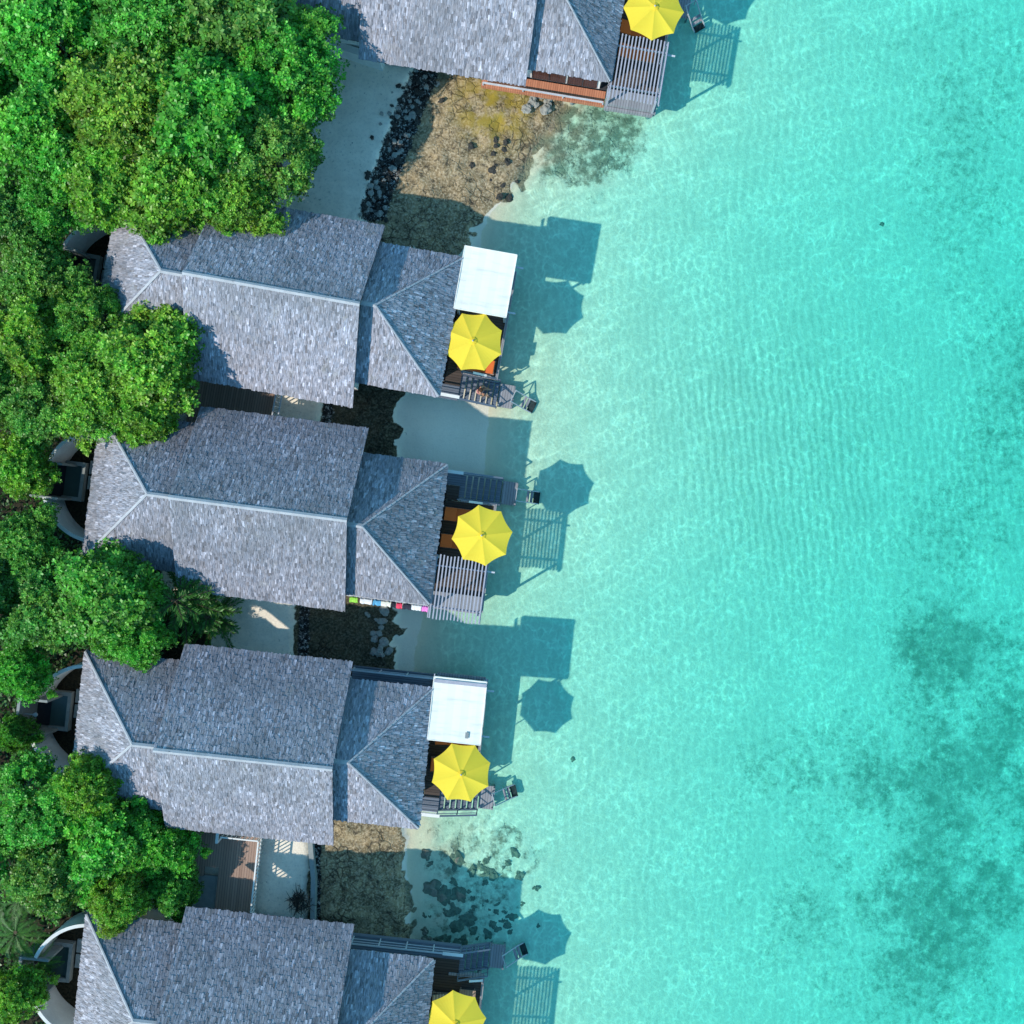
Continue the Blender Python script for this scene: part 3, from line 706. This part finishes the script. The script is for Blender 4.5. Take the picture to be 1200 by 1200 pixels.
# ------------------------------------------------------------------ towels on the rail of the middle villa
TW = [(-.05, .42, (.30, .62, .08), 'lime green towel'), (.5, .62, (.72, .74, .78), 'first white towel after the lime one'), (1.15, .42, (.10, .35, .58), 'blue towel'),
      (1.58, .5, (.74, .72, .62), 'cream white towel beside the blue one'), (2.1, .24, (.02, .02, .03), 'narrow black towel'), (2.36, .3, (.75, .06, .12), 'red towel'), (2.7, .42, (.03, .03, .05), 'wider black towel'),
      (3.15, .5, (.78, .78, .80), 'white towel beside the pink one'), (3.68, .36, (.80, .22, .60), 'pink towel at the roof corner')]
for i, (s_, wd, cc, lab) in enumerate(TW):
    M_ = Mat('towel_' + lab.split()[0] + str(i)); n_ = M_.noise(M_.coord(), 12, 4); mat = M_.surf(M_.mix(M_.ramp(n_, .3, .8, 0, .35), cc, tuple(min(1, q*1.5+.05) for q in cc)), .9, M_.bump(n_, .4, .01), .1)
    m = MB(); nx = 8; pr = [(-.035, -.55), (-.045, -.2), (-.04, .0), (0, .04), (.09, .03), (.17, -.05), (.2, -.25), (.2, -.6)]
    r = random.Random(i); wob = [r.uniform(-.02, .02) for _ in range(nx+1)]
    for j in range(nx):
        for k in range(len(pr)-1):
            Pt = lambda jj, kk: (s_ + wd*jj/nx + wob[jj]*.3, -(4.02 + pr[kk][0]*1.3 + wob[jj]*(1 + kk*.2)*.7), 2.30 + pr[kk][1]*(1 + .15*wob[jj]*10))
            m.face([Pt(j, k), Pt(j+1, k), Pt(j+1, k+1), Pt(j, k+1)])
    o = m.build('towel', mat, None, True); o.matrix_world = VILLAS['C']['M']
    tag(o, lab + ' hanging on the middle villa rail', 'towel', 'towels drying along the middle villa')

# ------------------------------------------------------------------ person sitting on the stairs of the second villa
def person():
    m_skin = m_plain('skin', (.50, .26, .17), .55, .15, 8); m_hair = m_plain('brown_hair', (.07, .035, .02), .6, .4, 20); m_top = m_plain('pink_cloth', (.62, .28, .28), .85, .2, 8)
    # facing +x (down the stairs); seat at z=0 (a tread), feet two treads lower
    V = [(0,0,.12), (.02,0,.30), (.05,0,.46), (.06,0,.56), (.09,0,.64), (.11,0,.74),          # pelvis .. head 0-5
         (.04,.10,.10), (.42,.16,.14), (.46,.17,-.26), (.60,.18,-.30),                         # left leg 6-9
         (.04,-.10,.10), (.40,-.20,.13), (.44,-.20,-.26), (.58,-.21,-.30),                     # right leg
         (.05,.18,.52), (.20,.27,.28), (.36,.17,.18), (.42,.13,.17),                          # left arm 14-17
         (.05,-.18,.52), (.18,-.28,.28), (.34,-.21,.18), (.40,-.17,.17)]
    Ed = [(0,1),(1,2),(2,3),(3,4),(4,5),(0,6),(6,7),(7,8),(8,9),(0,10),(10,11),(11,12),(12,13),(2,14),(14,15),(15,16),(16,17),(2,18),(18,19),(19,20),(20,21)]
    Rd = [.15,.13,.14,.055,.05,.085,.10,.062,.045,.035,.10,.062,.045,.035,.055,.038,.028,.024,.055,.038,.028,.024]
    for hb in (17, 21):
        b = V[hb]; sg = 1 if hb == 17 else -1
        for kf in range(5):
            y = b[1] + (kf-2)*.018; ln = (.05, .07, .075, .07, .05)[kf] if not (kf == 0) else .05
            i0 = len(V); V.append((b[0]+.03, y, b[2]-.002)); V.append((b[0]+.03+ln*.6, y + (kf-2)*.003, b[2]-.01)); V.append((b[0]+.03+ln, y+(kf-2)*.004, b[2]-.035))
            Ed += [(hb, i0), (i0, i0+1), (i0+1, i0+2)]; Rd += [.011, .009, .007]
    me = bpy.data.meshes.new('person'); me.from_pydata(V, Ed, [])
    o = bpy.data.objects.new('person', me); col.objects.link(o)
    sk = o.modifiers.new('skin', 'SKIN'); me.skin_vertices.new() if not me.skin_vertices else None
    for i, r_ in enumerate(Rd): me.skin_vertices[0].data[i].radius = (r_, r_)
    me.skin_vertices[0].data[0].use_root = True
    sb = o.modifiers.new('sub', 'SUBSURF'); sb.levels = 2; sb.render_levels = 2
    me.materials.append(m_skin)
    # face details as small child meshes, hair cap and top
    def blob_mesh(name, c, rad, mat, cut=None, sc=(1,1,1)):
        mb = MB(); n1, n2 = 14, 18
        def P(i, j):
            a, b = math.pi*i/n1, 2*math.pi*j/n2
            k = 1 + .04*math.sin(b*7)*math.sin(a*5)
            return (c[0]+rad*sc[0]*k*math.sin(a)*math.cos(b), c[1]+rad*sc[1]*k*math.sin(a)*math.sin(b), c[2]+rad*sc[2]*k*math.cos(a))
        for i in range(n1 if not cut else cut):
            for j in range(n2):
                q = [P(i, j), P(i+1, j), P(i+1, j+1), P(i, j+1)]; mb.face(q if i else [q[0], q[1], q[2]])
        return mb.build(name, mat, o, True)
    blob_mesh('hair', (.095, 0, .775), .115, m_hair, 9, (1.05, .95, 1))
    blob_mesh('hair_bun', (-.01, 0, .74), .05, m_hair)
    blob_mesh('eye', (.195, .032, .745), .012, MT['glass']); blob_mesh('eye', (.195, -.032, .745), .012, MT['glass'])
    blob_mesh('nose', (.205, 0, .72), .016, m_skin, None, (1, .8, 1.4)); blob_mesh('mouth', (.195, 0, .685), .018, m_top, None, (.5, 1.2, .4))
    blob_mesh('ear', (.11, .088, .735), .022, m_skin, None, (.7, .4, 1.2)); blob_mesh('ear', (.11, -.088, .735), .022, m_skin, None, (.7, .4, 1.2))
    mb = MB(); mb.tube([(-.01, 0, .1), (.0, 0, .2), (.03, 0, .32), (.045, 0, .43), (.05, 0, .5)], [.165, .15, .15, .165, .13], 16, None, False); tp = mb.build('top', m_top, o, True); 
    return o
pp = person(); pp.location = place('B', 5.95, -2.4, .88); pp.rotation_euler = (0, 0, rot('B', .1))
tag(pp, 'person in pink top with brown hair sitting on the wooden stairs', 'person')

# ------------------------------------------------------------------ garden deck between the fourth and bottom villas
t = empty('garden_deck', (*W(270, 1020, 1.2), .25), rot('D'), label='brown L-shaped timber deck with white railing between two villas', cat='deck')
m = MB(); m.box(-1.3, 1.45, .15, 2.45, 1.08, 1.2); m.box(-3.4, -1.302, -.35, 2.45, 1.075, 1.195); m.box(-.55, 1.45, -3.3, .148, 1.075, 1.197); m.build('boards', MT['wood_brown'], t)
m = MB()
for x in (-3.2, -1.2, 1.3):
    for y in (2.3, .3): m.box(x-.06, x+.06, y-.06, y+.06, .5, 1.08)
for y in (-3.1, -1.5): m.box(1.24, 1.36, y-.06, y+.06, .5, 1.08)
m.build('joist_posts', MT['wood_grey'], t)
m = MB(); m.beam((1.5, -3.3, 2.0), (1.5, 2.0, 2.0), .07, .05); m.beam((1.5, -3.3, 1.35), (1.5, 2.0, 1.35), .04, .04)
for k in range(26): y = -3.25 + k*.21; m.beam((1.5, y, 1.05), (1.5, y, 2.0), .04, .045)
m.build('railing', MT['whitep'], t)
m = MB(); m.beam((-.45, 2.02, 2.0), (1.5, 2.02, 2.0), .07, .05); m.beam((-.45, 2.02, 1.35), (1.5, 2.02, 1.35), .04, .04)
for k in range(9): x = -.42 + k*.23; m.beam((x, 2.02, 1.05), (x, 2.02, 2.0), .045, .04)
m.build('railing', MT['whitep'], t)
m = MB(); m.beam((-.6, 1.7, 2.05), (-.6, 3.0, 2.05), .14, .08); m.beam((-.6, 1.75, 1.1), (-.6, 1.75, 2.05), .12, .12); m.build('gate_post', MT['whitep'], t)
m = MB(); m.box(-2.6, -.58, -2.4, -.37, .84, .98); o = m.build('concrete_pad', MT['stone'], None); o.matrix_world = Matrix.Translation(t.location) @ Matrix.Rotation(rot('D'), 4, 'Z'); tag(o, 'pale concrete pad left of the brown timber deck under the tree edge', 'paving')
# brown deck and thin fence between second and middle villas
t = empty('fence_panel', (*W(321, 478, 1.8), 0), rot('B'), label='thin pale upright fence panel between the second and middle villas', cat='fence')
m = MB(); m.beam((0, -1.5, 1.9), (0, 1.5, 1.9), .06, .06); m.beam((.28, -1.5, 1.75), (.28, 1.5, 1.75), .06, .06); m.build('top_rail', MT['railm'], t)
m = MB()
for k in range(12): y = -1.45 + k*.26; m.beam((0, y, .8), (0, y, 1.88), .05, .05)
m.build('pickets', MT['railm'], t)
m = MB(); m.box(-4.4, -.1, -1.9, 1.9, .95, 1.1); o = m.build('timber_deck', MT['wood_brown'], None); o.matrix_world = Matrix.Translation((*W(321, 478, 1.1), 0)) @ Matrix.Rotation(rot('B'), 4, 'Z'); tag(o, 'narrow shaded brown deck in the gap under the second villa eave', 'deck')
# retaining walls at the upper beach
def wall_line(pts, lab, h0=0., h1=1.0, w_=.25, name='retaining_wall'):
    m = MB()
    for a, b in zip(pts[:-1], pts[1:]):
        A, B = W(*a, h1), W(*b, h1); m.beam((*A, (h0+h1)/2), (*B, (h0+h1)/2), w_, h1-h0)
    o = m.build(name, MT['stone']); tag(o, lab, 'wall')
wall_line([(362, 975), (367, 1030), (366, 1085)], 'low stone kerb wall between pale sand and dark reef beside the brown deck', .1, .98)
t = empty('garden_wall', (0, 0, 0), 0, label='low white wall with sloping top under the top villa roof', cat='wall')
m = MB(); A, B = W(355, 38, 1.9), W(447, 70, 1.9); m.beam((*A, 1.3), (*B, 1.3), .35, 1.2); m.build('wall', MT['plaster'], t)

# ------------------------------------------------------------------ rocks
def rock_mesh(seed, mat, flat=.6, rough=.35):
    r = random.Random(seed); import bmesh
    bm = bmesh.new(); bmesh.ops.create_icosphere(bm, subdivisions=3, radius=1.0)
    off = Vector((r.random()*50, r.random()*50, 0))
    for v in bm.verts:
        n_ = mn.noise(v.co*1.3 + off)*rough*1.6 + mn.noise(v.co*3.5 + off)*rough*.6
        v.co *= 1 + n_; v.co.z *= flat
    me = bpy.data.meshes.new('rock'); bm.to_mesh(me); bm.free(); me.materials.append(mat)
    me.polygons.foreach_set('use_smooth', [False]*len(me.polygons)); return me
rk_d = [rock_mesh(i, MT['soil'], .5, .5) for i in range(5)]; rk_g = [rock_mesh(20+i, MT['greyrock'], .5) for i in range(3)]; rk_c = [rock_mesh(40+i, MT['coral'], .35, .5) for i in range(5)]
def tz(x, y): return float(terrain(np.array([[x]]), np.array([[y]]))[0][0, 0])
def put_rock(me, u, v, r, lab, grp, dz=.0):
    x, y = W(u, v, 0); o = bpy.data.objects.new('rock', me); col.objects.link(o)
    o.location = (x, y, tz(x, y) + dz); o.scale = (r*random.uniform(.8, 1.3), r*random.uniform(.7, 1.1), r*random.uniform(.7, 1.1)); o.rotation_euler = (0, 0, random.random()*6.3)
    tag(o, lab, 'rock', grp)
for i in range(120):
    v = random.uniform(88, 262); c0 = np.interp(v, EDV, EDU) + 6; wd = 26 - 12*abs(v-120)/150
    if random.random() < .5: put_rock(random.choice(rk_d), c0 + random.gauss(0, wd*.5) + 2, v, random.uniform(.06, .18), 'black boulder in the rock strip between pale sand and brown reef', 'black boulders beside the upper beach', .08)
    else: put_rock(random.choice(rk_g), c0 + random.gauss(0, wd*.5), v, random.uniform(.05, .17), 'grey stone in the rock strip between pale sand and brown reef', 'grey stones beside the upper beach', .1)
for i in range(16): put_rock(random.choice(rk_g), 447 + random.gauss(0, 7), random.uniform(712, 768), random.uniform(.12, .24), 'rounded pale stone in the dark reef edge below the towels', 'pale stones below the towels', .05)
for i in range(14): put_rock(random.choice(rk_g), random.uniform(615, 650), random.uniform(112, 135), random.uniform(.12, .26), 'grey stone on the reef below the top villa walkway', 'stones below the terracotta walkway', .05)
for i in range(16): put_rock(random.choice(rk_d), 585 + random.gauss(0, 16), random.uniform(155, 245), random.uniform(.08, .22), 'dark stone on the crumbled reef edge at the waterline', 'dark stones at the reef edge', .02)
for i in range(70):
    u = random.gauss(545, 38); v = random.uniform(1000, 1112)
    if u < 492 or u > 632: continue
    put_rock(random.choice(rk_c), u, v, random.uniform(.10, .34)*(1.25 if u < 550 else .8), 'dark submerged rock in the shallows above the bottom villa stairs', 'submerged rocks in the shallows', -.02)
for (u, v, r) in ((595, 890+600, .2), (672, 892, .15), (1040, 258, .12)):
    if v < 1200: put_rock(rk_c[1], u, v, r, {672: 'small dark rock under clear water right of the fourth parasol', 740: 'tiny lone dark rock offshore of the fourth villa', 633: 'round dark rock on bright sand above the bottom ladder', 778: 'single dark rock in pale water beside the top pergola', 1040: 'lone dark rock far out in the upper lagoon'}[u], None)
# dark dry shrub by the kerb
t = empty('dry_shrub', (*W(350, 1058, 1.2), .85), .2, label='dark tangled dry shrub on pale sand beside the stone kerb', cat='shrub')
m = MB(); r = random.Random(3)
for k in range(140):
    a = r.random()*6.28; e = r.uniform(.1, 1.3); L = r.uniform(.3, .75); p = Vector((r.gauss(0, .22), r.gauss(0, .25), r.uniform(0, .2))); d = Vector((math.cos(a)*math.cos(e), math.sin(a)*math.cos(e), math.sin(e)*.7))
    m.tube([p, p + d*L*.5 + Vector((0, 0, .03)), p + d*L], [.022, .016, .006], 4)
m.build('twigs', MT['soil'], t)
m = MB(); m.tube([(-.3, -.2, .05), (0, .1, .12), (.3, .35, .05)], [.09, .08, .05], 8); m.build('stump', MT['bark'], t)

# ------------------------------------------------------------------ trees
def leaf_quads(P, Nn, L, Wd, rg):
    """P centres (n,3), Nn leaf outward directions (n,3)"""
    n = len(P); d = Nn/np.linalg.norm(Nn, axis=1, keepdims=True)
    r = rg.normal(size=(n, 3)); r[:, 2] *= .35
    s = np.cross(d, np.array([0, 0, 1.0]) + r*.5); s /= np.linalg.norm(s, axis=1, keepdims=True) + 1e-9
    mid = P + d*L[:, None]*.6
    return np.stack([P, mid + s*Wd[:, None], P + d*L[:, None], mid - s*Wd[:, None]], 1)
def crown_mesh(name, seed, Rx, Hc, n_cl, n_ro, n_lf, leaf, hue):
    rg = np.random.default_rng(seed); Ps, Ds, Ls, Cs = [], [], [], []
    for i in range(n_cl):
        a = rg.random()*2*math.pi; ce = rg.uniform(-.05, 1.0); el = math.asin(ce); rr = rg.uniform(.62, 1.0) * (1 + .18*math.sin(a*3 + seed) + .1*math.sin(a*5 + seed*2))
        c = np.array([math.cos(a)*math.cos(el)*rr*Rx, math.sin(a)*math.cos(el)*rr*Rx, ce*Hc*rg.uniform(.75, 1.05)])
        cr = rg.choice([.34, .46, .6, .78])*rg.uniform(.85, 1.15); k = int(n_ro*cr/.52)
        dv = rg.normal(size=(k, 3)); dv /= np.linalg.norm(dv, axis=1, keepdims=True); dv[:, 2] = np.abs(dv[:, 2])*1.0 - .18*rg.random(k)
        outp = dv*cr*(.45 + .95*rg.random((k, 1))**1.3); outp[:, 2] *= .85; p = c + outp
        nrm = dv + np.array([0, 0, .7]); nrm /= np.linalg.norm(nrm, axis=1, keepdims=True)
        tint = np.array(hue)*rg.uniform(.72, 1.25); hshift = rg.uniform(-.2, .22)
        for j in range(n_lf):
            az = 2*math.pi*(j + rg.random(k)*.6)/n_lf
            t1 = np.cross(nrm, np.array([.3, 1, .1])); t1 /= np.linalg.norm(t1, axis=1, keepdims=True); t2 = np.cross(nrm, t1)
            d = t1*np.cos(az)[:, None] + t2*np.sin(az)[:, None] + nrm*rg.uniform(.1, .65, (k, 1))
            Ps.append(p + d*.02); Ds.append(d); Ls.append(leaf*rg.uniform(.65, 1.25, k))
            cc = tint[None, :]*rg.uniform(.7, 1.35, (k, 1)); cc[:, 0] *= 1 + hshift + rg.uniform(-.15, .25, k)
            dark = .2 + .8*np.clip(outp[:, 2]/cr*1.3 + .2, 0, 1); Cs.append(cc*dark[:, None])  # shade inside each clump painted into the leaf colour, darker lower down
    P = np.concatenate(Ps); Dd = np.concatenate(Ds); L = np.concatenate(Ls); C = np.concatenate(Cs)
    Q = leaf_quads(P, Dd, L, L*.30, rg)
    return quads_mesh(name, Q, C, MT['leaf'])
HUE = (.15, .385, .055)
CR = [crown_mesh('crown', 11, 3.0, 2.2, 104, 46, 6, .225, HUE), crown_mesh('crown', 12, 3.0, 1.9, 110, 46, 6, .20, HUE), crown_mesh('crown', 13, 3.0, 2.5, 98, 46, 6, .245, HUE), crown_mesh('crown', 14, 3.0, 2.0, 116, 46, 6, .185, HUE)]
def trunk_mesh(seed, h):
    r = random.Random(seed); m = MB(); base = [(0,0,0), (.05,.08,h*.3), (-.05,.02,h*.55)]
    m.tube(base, [.26, .2, .16], 9)
    for k in range(7):
        a = k*.9 + r.random()*.5; L = r.uniform(1.3, 2.3)
        m.tube([base[-1], (math.cos(a)*L*.45, math.sin(a)*L*.45, h*.55+.9), (math.cos(a)*L, math.sin(a)*L, h*.55+1.7+r.random()*.8)], [.11, .07, .03], 6)
    o = m.build('trunk', MT['bark'], None, True); me = o.data; bpy.data.objects.remove(o); return me
TR = [trunk_mesh(i, 5.5) for i in range(3)]
G1, G2, G3, G4 = (.75, 1.12, .9), (1.18, 1.12, .8), (.95, .95, 1.0), (.7, .82, .95)
TREES = [ # u, v, radius px, crown-base height, colour, label
 (52, 40, 74, 5.2, G1, 'emerald broadleaf tree filling the top left corner'), (165, 20, 78, 5.4, G1, 'emerald tree at the top edge, second from the left corner'),
 (268, 12, 74, 5.0, G3, 'green tree at the top edge left of the one touching the top roof'), (325, 78, 72, 4.9, G1, 'large emerald tree overhanging the pale sand by the top villa'),
 (42, 145, 68, 5.3, G1, 'emerald tree at the left edge below the corner tree'), (140, 120, 80, 5.6, G2, 'olive-tinged tree in the middle of the upper grove'), (232, 128, 76, 5.4, G1, 'green tree in the upper grove left of the pale sand'),
 (308, 165, 62, 4.8, G3, 'deep green tree at the right flank of the upper grove above the second roof'), (195, 205, 66, 5.0, G2, 'yellow-green tree leaning over the second villa ridge end'),
 (268, 228, 52, 4.6, G2, 'small yellow-green tree overhanging the second roof top slope'), (112, 205, 58, 5.0, G2, 'olive tree above the dark courtyard gap'), (55, 228, 48, 4.6, G1, 'bright emerald low tree left of the second courtyard'),
 (8, 245, 45, 4.4, G4, 'dark green tree at the left edge beside the second courtyard'), (30, 318, 50, 4.4, G3, 'mid green tree at the left edge below the dark courtyard gap'),
 (22, 400, 52, 4.8, G2, 'speckled light green tree at the left edge level with the second villa'), (95, 372, 46, 4.6, G3, 'small green tree just below the second courtyard'), (163, 418, 66, 5.0, G2, 'yellow-green tree spreading over the second villa lower slope'),
 (100, 455, 56, 5.0, G2, 'yellow-green tree left of the gap between second and middle villas'), (160, 482, 42, 4.4, G2, 'round light tree overhanging the middle villa hip roof'), (35, 470, 52, 4.6, G3, 'mid green tree at the left edge above the middle courtyard'),
 (12, 545, 40, 4.2, G2, 'pale speckled tree at the left edge beside the middle courtyard'), (20, 640, 44, 4.0, G3, 'green tree at the left edge below the middle courtyard wall'), (122, 702, 64, 4.6, G1, 'bright green tree below the middle courtyard wall'),
 (150, 745, 42, 4.3, G1, 'bright green tree reaching the top of the fourth villa hip roof'), (40, 720, 52, 4.2, G4, 'dark green tree between middle and fourth courtyards'), (14, 790, 36, 4.0, G1, 'green tree at the left edge above the fourth courtyard'),
 (96, 925, 38, 4.7, G2, 'small bright yellow-green tree over the fourth villa hip corner'), (28, 950, 60, 4.4, G1, 'emerald tree at the left edge below the fourth courtyard'), (105, 990, 62, 3.8, G1, 'emerald tree left of the brown garden deck'),
 (182, 998, 42, 3.0, G1, 'bright green tree touching the brown garden deck'), (48, 1030, 48, 4.0, G3, 'green tree above the palm in the lower left'), (128, 1062, 36, 4.0, G2, 'yellow-green tree above the bottom villa hip'), (195, 1050, 34, 2.4, G4, 'dark green tree beside the concrete pad'),
 (8, 1175, 36, 3.6, G2, 'speckled tree in the bottom left corner'), (-50, 90, 70, 5, G1, None), (-40, 420, 60, 5, G3, None), (-45, 700, 60, 4.5, G4, None), (-50, 1000, 60, 4.5, G1, None), (90, -70, 75, 5.2, G1, None), (230, -80, 75, 5.2, G3, None),
 (12, 865, 22, 2.8, G4, 'low dark tree left of the shower niche'),
]
nt_ = 0
for i, (u, v, rp, zb, cc, lab) in enumerate(TREES):
    x, y = W(u, v, zb + 1.2); rm = rp*(H-zb-1)/H/S; sc = rm/3.15
    t = empty('broadleaf_tree', (x, y, .7), 0, label=lab or 'broadleaf tree just outside the left of the view', cat='tree', group='broadleaf trees behind the villas')
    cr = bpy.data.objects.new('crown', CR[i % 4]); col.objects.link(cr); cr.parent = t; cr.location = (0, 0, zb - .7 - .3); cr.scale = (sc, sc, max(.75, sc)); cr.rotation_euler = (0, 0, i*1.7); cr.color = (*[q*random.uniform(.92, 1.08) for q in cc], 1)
    tr = bpy.data.objects.new('trunk', TR[i % 3]); col.objects.link(tr); tr.parent = t; tr.scale = (sc, sc, (zb)/5.5); tr.rotation_euler = (0, 0, i*2.1)

# feathery casuarina by the middle villa
def feather_tree():
    rg = np.random.default_rng(5); t = empty('feathery_tree', (*W(215, 702, 3.5), .7), 0, label='feathery needle-leaved tree against the middle villa lower eave', cat='tree')
    Ps, Ds = [], []; m = MB(); m.tube([(0,0,0), (.05,0,2.5), (0,.05,4.6)], [.14, .1, .03], 8)
    for k in range(46):
        z = rg.uniform(1.6, 4.4); a = rg.random()*6.28; L = (5.0 - z)*rg.uniform(.45, .8) + .3
        b0 = np.array([0, 0, z]); d = np.array([math.cos(a), math.sin(a), .25]); n_ = int(L/.05)
        m.tube([tuple(b0), tuple(b0 + d*L*.6), tuple(b0 + d*L + np.array([0, 0, -.25*L*.3]))], [.03, .018, .006], 4)
        for j in range(3, n_):
            f = j/n_; p = b0 + d*L*f + np.array([0, 0, -.1*f*f*L])
            for sgn in (-1, 1):
                for _ in range(2):
                    sdv = np.array([-math.sin(a), math.cos(a), 0])*sgn*rg.uniform(.5, 1.1) + d*rg.uniform(.5, 1.0) + np.array([0, 0, rg.uniform(-.3, .5)])
                    Ps.append(p); Ds.append(sdv)
    Ps, Ds = np.array(Ps), np.array(Ds); L = rg.uniform(.18, .42, len(Ps)); Q = leaf_quads(Ps, Ds, L, L*.07, rg)
    C = np.array([[.05, .16, .03]])*rg.uniform(.6, 1.6, (len(Ps), 1)); me = quads_mesh('crown', Q, C, MT['leaf']); o = bpy.data.objects.new('crown', me); col.objects.link(o); o.parent = t
    m.build('trunk', MT['bark'], t, True); return t
ft = feather_tree(); f2 = copy_tree(ft); f2.location = (*W(246, 722, 2.6), .2); f2.scale = (.75, .75, .7); f2.rotation_euler = (0, 0, 2); f2['label'] = 'smaller feathery tree at the edge of the pale sand below the middle villa'
for o_ in (ft, f2): o_['group'] = 'feathery trees below the middle villa'
# palms
def palm():
    rg = np.random.default_rng(8); t = empty('palm_tree', (0, 0, .7), 0, label='palm', cat='palm', group='palms in the lower left corner')
    m = MB(); m.tube([(0,0,0), (.1,0,1.2), (.05,.05,2.5)], [.14, .11, .10], 9); m.build('trunk', MT['bark'], t, True)
    Q = []; C = []
    for k in range(13):
        a = 2*math.pi*k/13 + rg.random()*.35; L = rg.uniform(1.3, 2.2); el = rg.uniform(.1, .9); n_ = 26
        for j in range(2, n_):
            f = j/n_; hz = L*f*(1-.1*f); z = 2.5 + L*(math.sin(el)*f - .75*f*f); p = np.array([math.cos(a)*hz, math.sin(a)*hz, z])
            for sg in (-1, 1):
                ll = .42*math.sin(math.pi*min(1, f*.9+.12)) + .05
                d = np.array([-math.sin(a)*sg, math.cos(a)*sg, -.35]) + np.array([math.cos(a), math.sin(a), 0])*.9; d /= np.linalg.norm(d)
                s_ = np.array([math.cos(a), math.sin(a), 0])*.022; e = p + d*ll; md = p + d*ll*.5
                Q.append([p, md + s_, e, md - s_]); C.append(np.array([.06, .19, .03])*rg.uniform(.6, 1.5))
    me = quads_mesh('fronds', np.array(Q), np.array(C), MT['leaf']); o = bpy.data.objects.new('fronds', me); col.objects.link(o); o.parent = t
    return t
p0 = palm(); p1 = copy_tree(p0); p2 = copy_tree(p0)
for o, (u, v), s_, lab in ((p0, (14, 1098), .95, 'green palm with spreading fronds at the left edge near the bottom'), (p1, (34, 1136), .8, 'palm beside the bottom courtyard wall'), (p2, (12, 1062), .7, 'smallest palm, uppermost of the three at the lower left')):
    o.location = (*W(u, v, 3.5), .7); o.scale = (s_, s_, s_); o.rotation_euler = (0, 0, u); o['label'] = lab
# undergrowth: shrubs nobody could count
rg = np.random.default_rng(21); n_ = 26000
uu = rg.uniform(-60, 130, n_); vv = rg.uniform(-20, 1230, n_); xx = (uu-600)/S; yy = (600-vv)/S
hh = .9 + 1.7*np.clip(vnoise(xx, yy, .5, 31, 3)*2.2 - .6, 0, 1); keep = np.ones(n_, bool)
for k, q in VILLAS.items():
    if k == 'A': continue
    Mi = np.array(q['M'].inverted()); ls_ = Mi[0,0]*xx + Mi[0,1]*yy + Mi[0,3]; lt_ = Mi[1,0]*xx + Mi[1,1]*yy + Mi[1,3]
    keep &= ~(((ls_ > -16.9) & (np.abs(lt_) < 1.2)) | ((ls_ + 13.2)**2 + lt_**2 < 3.1**2) | ((ls_ > -13.3) & (np.abs(lt_) < 4)))
P = np.stack([xx, yy, hh*rg.uniform(.6, 1, n_) + .2], 1)[keep]; Dd = rg.normal(size=P.shape); Dd[:, 2] = np.abs(Dd[:, 2])*.5
L = rg.uniform(.14, .3, len(P)); C = np.array([[.035, .10, .02]])*rg.uniform(.5, 1.7, (len(P), 1))
me = quads_mesh('undergrowth', leaf_quads(P, Dd, L, L*.3, rg), C, MT['leaf']); o = bpy.data.objects.new('undergrowth', me); col.objects.link(o)
tag(o, 'dark green shrubby undergrowth between the tree trunks', 'undergrowth', None, 'stuff')
